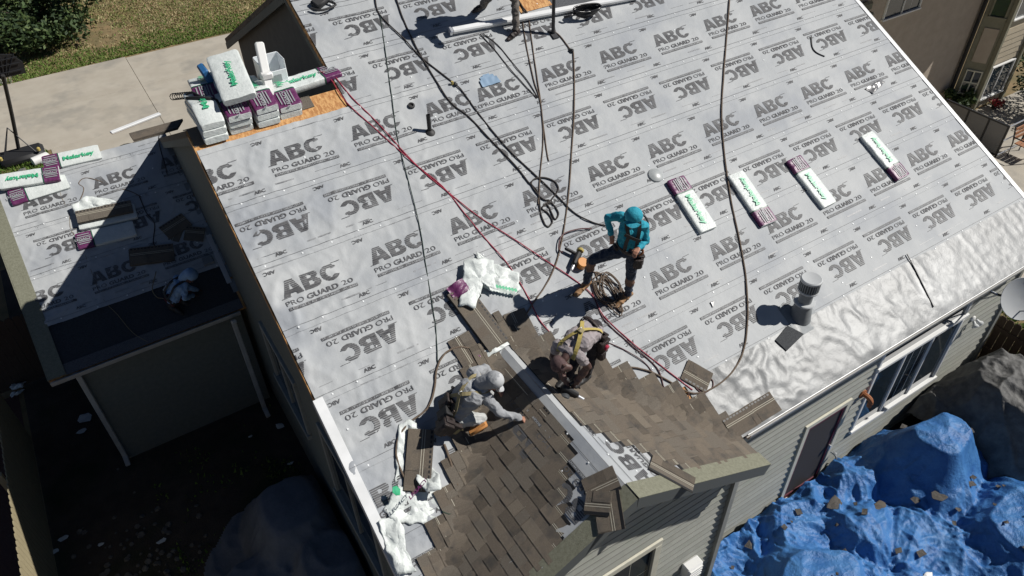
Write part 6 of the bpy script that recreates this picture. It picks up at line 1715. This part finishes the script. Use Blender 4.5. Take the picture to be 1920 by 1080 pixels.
def body(root, caps_, mats, voxel=.0075, fold=.0075):
    """one continuous skin grown over tapered limbs; caps_ = (p0, p1, r0, r1, material name)"""
    b = MB()
    for c in caps_:
        b.add(*capsule_mesh(V(c[0]), V(c[1]), c[2], c[3]))
    tmp = b.build('body_frame', [], None, fix=True)
    rm = tmp.modifiers.new('remesh', 'REMESH'); rm.mode = 'VOXEL'; rm.voxel_size = voxel
    sm = tmp.modifiers.new('smooth', 'SMOOTH'); sm.factor = .5; sm.iterations = 5
    dg = bpy.context.evaluated_depsgraph_get(); dg.update()
    me = bpy.data.meshes.new_from_object(tmp.evaluated_get(dg))
    old = tmp.data
    bpy.data.objects.remove(tmp); bpy.data.meshes.remove(old)
    nv = len(me.vertices)
    co = np.empty(nv * 3); me.vertices.foreach_get('co', co); co = co.reshape(-1, 3)
    no = np.empty(nv * 3); me.vertices.foreach_get('normal', no); no = no.reshape(-1, 3)
    names = list(dict.fromkeys(c[4] for c in caps_))
    best = np.full(nv, 1e9); idx = np.zeros(nv, int)
    for c in caps_:
        p0, p1 = np.array(c[0]), np.array(c[1])
        d = p1 - p0; t = np.clip(((co - p0) @ d) / max(d @ d, 1e-9), 0, 1)
        rr = c[2] + (c[3] - c[2]) * t
        dist = np.linalg.norm(co - p0 - t[:, None] * d, axis=1) - rr
        u = dist < best
        best[u] = dist[u]; idx[u] = names.index(c[4])
    # cloth folds
    skinny = np.array([n in ('skin', 'skin2', 'hat') for n in names])[idx]
    f = np.array([0.0 if s else (ridged(v[0] * 9 + v[2] * 3, v[1] * 9, v[2] * 11, 3) - .35) + .4 * nz(v[0] * 19, v[1] * 19, v[2] * 19) for v, s in zip(co, skinny)])
    co += no * (f * fold * 2.2)[:, None]
    me.vertices.foreach_set('co', co.ravel())
    for n in names:
        me.materials.append(M[mats.get(n, n)])
    mi = [max(set(t), key=t.count) if len(set(t)) < len(t) else t[0] for t in ([int(idx[v]) for v in p.vertices] for p in me.polygons)]
    me.polygons.foreach_set('material_index', mi)
    me.polygons.foreach_set('use_smooth', [True] * len(me.polygons))
    me.name = 'body'
    o = bpy.data.objects.new('body', me)
    COL.objects.link(o)
    adopt(o, root)
    return o
def person(key, label, mats, face_cover=False, hood=True, hands=('open', 'open'), bulk=1.0):
    J = {k: V(v) for k, v in PPL[key].items()}
    feet = min(J['ankR'].z, J['ankL'].z)
    root = empty('person', (J['pel'].x, J['pel'].y, feet - .08), label, 'person')
    C = []
    def add(a, b, r0, r1, m):
        k = bulk if m in ('shirt', 'pants', 'shin', 'knee') else 1.0
        C.append((tuple(a), tuple(b), r0 * k, r1 * k, m))
    pel, che, nek, hed = J['pel'], J['chest'], J['neck'], J['head']
    across = (J['shR'] - J['shL']).normalized()
    hx = (J['hipR'] - J['hipL']).normalized()
    spine = (nek - pel).normalized()
    front = spine.cross(across).normalized()
    fd = (J['face'] - hed).normalized()
    if front.dot(fd) < 0: front = -front
    # torso: two columns and rib ellipse
    w = (J['shR'] - J['shL']).length / 2
    for s in (-1, 1):
        add(pel + hx * s * .065, pel.lerp(che, .55) + across * s * .06, .108, .1, 'shirt')
        add(pel.lerp(che, .5) + across * s * .06, che + across * s * .075 + (nek - che) * .1, .102, .108, 'shirt')
        add(che + across * s * .06, nek + across * s * .06 - spine * .07, .105, .07, 'shirt')
    add(J['hipL'], J['hipR'], .098, .098, 'pants')
    add(pel, pel - spine * .05, .115, .11, 'pants')
    add(nek - spine * .05, nek + (hed - nek) * .45, .062, .052, 'skin')
    for s in 'LR':
        add(J['sh' + s], nek - spine * .03, .066, .06, 'shirt')
        sl = 'sleeve' if 'sleeve' in mats else 'shirt'
        sh, el, ha = J['sh' + s], J['el' + s], J['ha' + s]
        fa = 'forearm' if 'forearm' in mats else sl
        if 'forearm' in mats:
            add(sh, sh.lerp(el, .5), .066, .06, 'shirt'); add(sh.lerp(el, .45), el, .052, .046, 'forearm')
        else:
            add(sh, el, .063, .048, 'shirt')
        add(el, el.lerp(ha, .88), .047, .036, fa)
        d = (ha - el).normalized()
        add(el.lerp(ha, .85), ha, .03, .028, 'skin')
        # hand: palm, four bent fingers of different length, thumb
        grip = V((0, 0, -1)) - d * V((0, 0, -1)).dot(d)
        grip = grip.normalized() if grip.length > .2 else front
        side = d.cross(grip).normalized()
        for q in (-.026, -.009, .009, .026):
            ln = {-.026: .058, -.009: .072, .009: .078, .026: .068}[q]
            k0 = ha + d * .012 + side * q * .8
            k1 = ha + d * .082 + side * q
            add(ha + side * q * .5, k1, .017, .0145, 'skin')
            k2 = k1 + (d * .8 + grip * .6).normalized() * ln * .55
            k3 = k2 + (d * .25 + grip * .95).normalized() * ln * .5
            add(k1, k2, .0115, .0105, 'skin'); add(k2, k3, .0105, .009, 'skin')
        th = side * (1 if s == 'L' else -1)
        t1 = ha + d * .03 + th * .045 + grip * .01
        t2 = t1 + (d * .7 + th * .5 + grip * .4).normalized() * .032
        add(ha + d * .01 + th * .02, t1, .018, .014, 'skin'); add(t1, t2, .0125, .0105, 'skin')
        hp, kn, an, to = J['hip' + s], J['kn' + s], J['ank' + s], J['toe' + s]
        add(hp, hp.lerp(kn, .5), .1, .084, 'pants'); add(hp.lerp(kn, .5), kn, .084, .066, 'pants')
        sh_ = 'shin' if 'shin' in mats else 'pants'
        add(kn, kn.lerp(an, .35), .064, .064, 'knee' if 'knee' in mats else sh_)
        add(kn.lerp(an, .3), kn.lerp(an, .9), .064, .054, sh_)
        f = (to - an); f = f.normalized()
        add(kn.lerp(an, .85), an, .05, .05, 'boot')
        add(an - f * .05 - V((0, 0, .03)), to - f * .02, .045, .043, 'boot')
        add(to - f * .03, to + f * .05, .045, .034, 'boot')
    # head: skull, jaw, nose, brow, ears
    hu = (hed - nek); hu = (hu - fd * hu.dot(fd)); hu = hu.normalized() if hu.length > .02 else spine
    hs = fd.cross(hu).normalized()
    add(hed - fd * .02 + hu * .03, hed + fd * .01 + hu * .02, .092, .09, 'hat' if hood else 'skin')
    add(hed + fd * .02 - hu * .02, hed + fd * .035 - hu * .085, .072, .048, 'skin')
    add(hed + fd * .085 + hu * .0, hed + fd * .112 - hu * .035, .012, .015, 'skin')
    for s in (-1, 1):
        add(hed + fd * .08 + hu * .025 + hs * s * .012, hed + fd * .075 + hu * .025 + hs * s * .042, .013, .012, 'skin')
        add(hed + hs * s * .085 - hu * .02, hed + hs * s * .088 - hu * .05, .018, .012, 'hat' if hood == 'full' else 'skin')
        add(hed + fd * .082 + hs * s * .032 + hu * .002, hed + fd * .086 + hs * s * .034 + hu * .002, .011, .01, 'eye')
    add(hed + fd * .085 - hu * .066 - hs * .018, hed + fd * .085 - hu * .066 + hs * .018, .009, .009, 'lip')
    if hood == 'full':
        add(hed - fd * .03 + hu * .025, hed - fd * .01 + hu * .03, .112, .108, 'hat')
        add(hed - fd * .05 - hu * .04, nek - fd * .04, .1, .085, 'hat')
    body(root, C, mats)
    return root, J, dict(front=front, across=across, spine=spine, fd=fd, hu=hu, hs=hs, hx=hx)
def hat(root, J, D, m, brim=True, r=.112, back=False, name='cap'):
    b = MB()
    h = J['head']; up, fd, hs = D['hu'], D['fd'], D['hs']
    axis = (up - fd * .12).normalized()
    b.lathe(h + axis * .035 - fd * .008, [(r, -.01), (r * 1.0, .02), (r * .86, .06), (r * .55, .088), (r * .2, .1), (.003, .102)], axis, 22)
    if brim:
        f = -fd if back else fd
        b.grid(lambda u, v: h + axis * .032 + f * (r * .82 + .085 * v * (1 - .9 * (2 * u - 1) ** 2)) + hs * ((2 * u - 1) * r * .95 * (1 - .12 * v)) - axis * (.02 * v + .015 * (2 * u - 1) ** 2), 10, 4)
    return b.build(name, m, root, smooth='auto', fix=False)
def ribbon(root, pts, w, m, out, name='strap', th=.006):
    """flat webbing along points, lying against the body; out = list of outward directions"""
    P = spline(pts, 5)
    O = spline(out, 5) if len(out) == len(pts) else [V(out[0])] * len(P)
    vs, fs = [], []
    for i, p in enumerate(P):
        d = (P[min(i + 1, len(P) - 1)] - P[max(i - 1, 0)]).normalized()
        o = O[i].normalized(); s = d.cross(o).normalized()
        vs += [p + s * w / 2, p - s * w / 2, p - s * w / 2 + o * th, p + s * w / 2 + o * th]
    for i in range(len(P) - 1):
        q = 4 * i
        fs += [(q + e, q + (e + 1) % 4, q + 4 + (e + 1) % 4, q + 4 + e) for e in range(4)]
    fs += [(0, 1, 2, 3), tuple(4 * (len(P) - 1) + e for e in (3, 2, 1, 0))]
    b = MB(); b.add(vs, fs)
    return b.build(name, m, root)
def pouch(root, c, size, X, Zd, m='leather', name='tool_pouch'):
    X, Zd = V(X).normalized(), V(Zd).normalized()
    Y = Zd.cross(X).normalized(); X = Y.cross(Zd)
    b = MB(); b.box(c, size, (X, Y, Zd), bev=min(size) * .3)
    b.box(V(c) + Zd * size[2] * .42 + Y * 0, (size[0] * 1.05, size[1] * 1.1, size[2] * .16), (X, Y, Zd), bev=.008)
    return b.build(name, m, root, smooth='auto')
def belt(root, J, D, m='leather', r=.135, lift=.0):
    b = MB()
    c = J['pel'] + D['spine'] * lift
    pts = [c + D['hx'] * (r * 1.28 * math.cos(a)) + D['front'] * (r * .98 * math.sin(a)) for a in [i * .3307 for i in range(20)]]
    n = len(pts)
    vs = [q for p in pts for q in (p - D['spine'] * .028, p + D['spine'] * .028)]
    b.add(vs, [(2 * i, 2 * ((i + 1) % n), 2 * ((i + 1) % n) + 1, 2 * i + 1) for i in range(n)])
    o = b.build('tool_belt', m, root, smooth=True, fix=False)
    sd = o.modifiers.new('thickness', 'SOLIDIFY'); sd.thickness = .008
    return o
def harness(root, J, D, m, back=False, leg=True, w=.042, off=.125):
    o = -D['front'] if back else D['front']
    a, f = D['across'], (-D['front'] if back else D['front'])
    for s, sh in ((-1, 'shL'), (1, 'shR')):
        top = J[sh].lerp(J['neck'], .45)
        pts = [top - f * .07, top + D['spine'] * .078, top + f * .09 - D['spine'] * .02, J['chest'] + a * s * .075 + f * off, J['pel'].lerp(J['chest'], .5) + a * s * .085 + f * (off - .003), J['pel'] + a * s * .09 + f * (off + .0)]
        ribbon(root, pts, w, m, [-f + D['spine'], D['spine'], f + D['spine'], f, f, f])
    return o
def dring(root, c, n, m='alu'):
    b = MB(); n = V(n).normalized(); x = n.cross(V((.3, .2, .9))).normalized(); y = n.cross(x)
    b.tube([V(c) + x * .028 * math.cos(q) + y * .028 * math.sin(q) for q in [i * .5236 for i in range(13)]], .005, 6, smooth=0)
    return b.build('ring', m, root, smooth=True)
M['eyedark'] = mat('eye_dark', (.02, .015, .012), .3)
M['liptone'] = mat('lip', (.25, .09, .07), .5)
E_ = dict(eye='eyedark', lip='liptone')
# 1. standing worker, blue hood
root, J, D = person('blue', 'standing person in a teal hooded shirt and dark jeans on the slope', dict(shirt='teal', pants='denim', knee='brownpatch', boot='tanboot', hat='teal', skin='skin', **E_), hood='full')
hat(root, J, D, 'teal', brim=True, r=.116)
harness(root, J, D, 'black', w=.05, off=.122)
ribbon(root, [J['chest'] - D['across'] * .13 + D['front'] * .12, J['chest'] + D['front'] * .135, J['chest'] + D['across'] * .13 + D['front'] * .12], .045, 'black', [D['front']])
belt(root, J, D, r=.142)
for k, (sx, f, dz, sz) in enumerate(((.19, .02, -.12, (.1, .15, .2)), (.15, .12, -.13, (.12, .08, .17)), (.2, -.06, -.2, (.09, .1, .16)))):
    pouch(root, J['pel'] + D['hx'] * sx + D['front'] * f + V((0, 0, dz)), sz, D['hx'], V((0, 0, 1)))
pouch(root, J['hipL'] - D['hx'] * .09 + V((0, 0, -.02)), (.09, .1, .14), D['hx'], V((0, 0, 1)))
b = MB(); b.tube([J['pel'] + D['hx'] * .16 + D['front'] * .1, J['pel'] + D['hx'] * .2 + D['front'] * .14 + V((0, 0, .1)), J['pel'] + D['hx'] * .17 + D['front'] * .12 + V((0, 0, .17))], .016, 6); b.build('hammer_handle', 'rust', root)
dring(root, J['pel'] + D['hx'] * .17 + D['front'] * .09 + V((0, 0, .03)), D['front'])
b = MB(); b.tube([J['neck'] - D['front'] * .1 + D['across'] * .1, J['neck'] - D['front'] * .12 + D['across'] * .22 + V((0, 0, .06)), J['shR'] + D['across'] * .08 + V((0, 0, .02)), J['shR'] - D['front'] * .08 - V((0, 0, .1))], .014, 6); b.build('lanyard', 'black', root, smooth=True)
# 2. bent worker, grey shirt and yellow harness
root, J, D = person('bent', 'person bending over in a grey t-shirt, yellow harness and brown cap', dict(shirt='greyshirt', forearm='skin2', pants='darkpants', boot='black', hat='capbrown', skin='skin2', **E_), hood=True)
hat(root, J, D, 'capbrown', brim=True, r=.108)
bk = -D['front'] if D['front'].z < 0 else D['front']
up_ = V((0, 0, 1))
oo = (bk + up_ * .3).normalized()
mid_ = J['chest'] + oo * .128
for s, sh in ((-1, 'shL'), (1, 'shR')):
    top = J[sh].lerp(J['neck'], .35)
    ribbon(root, [top + D['spine'] * .07 - oo * .03, top + oo * .09, mid_ + D['across'] * s * .012, J['pel'].lerp(J['chest'], .35) - D['across'] * s * .1 + oo * .115, J['pel'] - D['across'] * s * .15 + oo * .05], .05, 'yellowweb', [D['spine'] + oo * .3, oo, oo, oo, oo - D['across'] * s * .6])
b = MB(); b.box(mid_ + oo * .012, (.09, .08, .012), (D['across'], D['spine'], oo), bev=.005); b.build('back_plate', 'olivetan', root)
dring(root, mid_ + oo * .03, D['across'])
belt(root, J, D, r=.142, lift=.02)
for (sx, f, dz, sz, mm) in ((.2, .0, -.1, (.1, .16, .2), 'leather'), (.2, .12, -.16, (.1, .12, .16), 'maroon'), (.17, -.1, -.1, (.12, .1, .18), 'leather')):
    pouch(root, J['pel'] + D['hx'] * sx + D['front'] * f * .8 + V((0, 0, dz)), sz, D['hx'], V((0, 0, 1)), mm if mm != 'maroon' else 'leather')
b = MB(); c = J['pel'] + D['hx'] * .24 + V((0, 0, -.08))
b.lathe(c, [(.036, 0), (.04, .01), (.04, .035), (.034, .04)], D['hx'], 16); b.build('tape_measure', 'hosered', root, smooth='auto')
h = (J['haL'] + J['haR']) / 2
t = empty('nail_gun', h + V((0, 0, -.18)), 'black nail gun held in the hands of the bent worker', 'nail gun')
b = MB(); X = V((.6, -.5, -.6)).normalized(); Y = X.cross(V((0, 0, 1))).normalized(); Z = Y.cross(X)
b.box(h + V((-.03, -.04, -.1)), (.26, .08, .1), (X, Y, Z), bev=.025); b.build('body', 'black', t, smooth='auto')
b = MB(); b.lathe(h + V((-.1, -.02, -.16)), [(.07, 0), (.075, .01), (.075, .08), (.06, .09)], Y, 16); b.build('magazine', 'ventdark', t, smooth='auto')
b = MB(); b.lathe(h + V((-.03, -.04, -.1)) + X * .13, [(.02, 0), (.025, .09)], X, 10); b.build('nose', 'alu', t, smooth='auto')
b = MB(); b.box(h + V((0, 0, -.03)), (.05, .05, .16), (X, Y, Z), bev=.02); b.build('handle', 'blackshine', t, smooth='auto')
# 3. kneeling worker
root, J, D = person('kneel', 'person in a light grey hoodie kneeling on the gable shingles', dict(shirt='lightgrey', pants='palepants', boot='tanboot', hat='lightgrey', skin='skin', **E_), hood='full', bulk=1.12)
hat(root, J, D, 'lightcap', brim=True, r=.109)
bk = -D['front']
for s, sh in ((-1, 'shL'), (1, 'shR')):
    top = J[sh].lerp(J['neck'], .4)
    ribbon(root, [top + D['spine'] * .06, top + bk * .11, J['chest'] + D['across'] * s * .02 + bk * .15, J['pel'].lerp(J['chest'], .4) - D['across'] * s * .1 + bk * .14, J['pel'] - D['across'] * s * .12 + bk * .12], .045, 'olivetan', [D['spine'], bk, bk, bk, bk])
dring(root, J['chest'] + bk * .17, D['across'])
belt(root, J, D, r=.148, lift=.02)
for (sx, f, dz, sz, mm) in ((.2, -.02, -.02, (.13, .2, .24), 'leather'), (.16, -.13, .0, (.18, .13, .24), 'leather'), (.06, -.16, .02, (.16, .1, .2), 'black'), (.21, .1, -.03, (.1, .12, .15), 'olivetan'), (-.08, -.17, .03, (.14, .1, .2), 'leather'), (.25, -.12, .03, (.12, .14, .24), 'leather'), (-.2, -.08, .0, (.1, .14, .2), 'black')):
    pouch(root, J['pel'] + D['hx'] * sx + D['front'] * f + V((0, 0, dz)), sz, D['hx'], D['spine'], mm)
b = MB(); b.box(J['pel'] + D['hx'] * .25 - D['front'] * .06 + V((0, 0, .04)), (.04, .06, .14), (D['hx'], D['front'], D['spine']), bev=.015); b.build('utility_knife', 'green', root)
b = MB()
for k in range(3):
    b.tube([J['pel'] - D['front'] * .14 + D['hx'] * (.02 + .05 * k) + D['spine'] * q for q in (.02, .1, .19)] , .014, 6)
b.build('rope_loops', 'ropebrown', root)
kp = J['knR']
b = MB(); b.box(kp + V((-.08, -.05, -.07)), (.26, .13, .06), (V((.9, -.2, .38)).normalized(), V((.2, .97, .1)).normalized(), V((SN * -1, 0, CS))), bev=.02)
tag(b.build('foam_pad', 'foam', smooth='auto'), 'orange foam pad under the knee of the kneeling worker', 'pad')
# 4. worker crouching in the shade
root, J, D = person('shade', 'person crouching in the shade of the garage roof with a pale blue hood', dict(shirt='palebluefab', pants='maroonfab', boot='black', hat='palebluefab', skin='skin2', **E_), hood='full', bulk=.92)
hat(root, J, D, 'palebluefab', brim=False, r=.118)
harness(root, J, D, 'black', back=True, w=.05)
belt(root, J, D, 'black', r=.14)
pouch(root, J['pel'] - D['hx'] * .18, (.09, .14, .16), D['hx'], D['spine'], 'lightgrey')
# 5. worker at the top edge
root, J, D = person('top', 'person in grey brown work trousers at the top edge, mostly cut off by the picture', dict(shirt='greyshirt', pants='greypants', boot='leather', hat='capbrown', skin='skin', **E_), hood=True)
hat(root, J, D, 'capbrown', brim=True)
belt(root, J, D)
pouch(root, J['pel'] + D['hx'] * .18 + V((0, 0, -.1)), (.1, .14, .18), D['hx'], V((0, 0, 1)))
harness(root, J, D, 'black', w=.05)
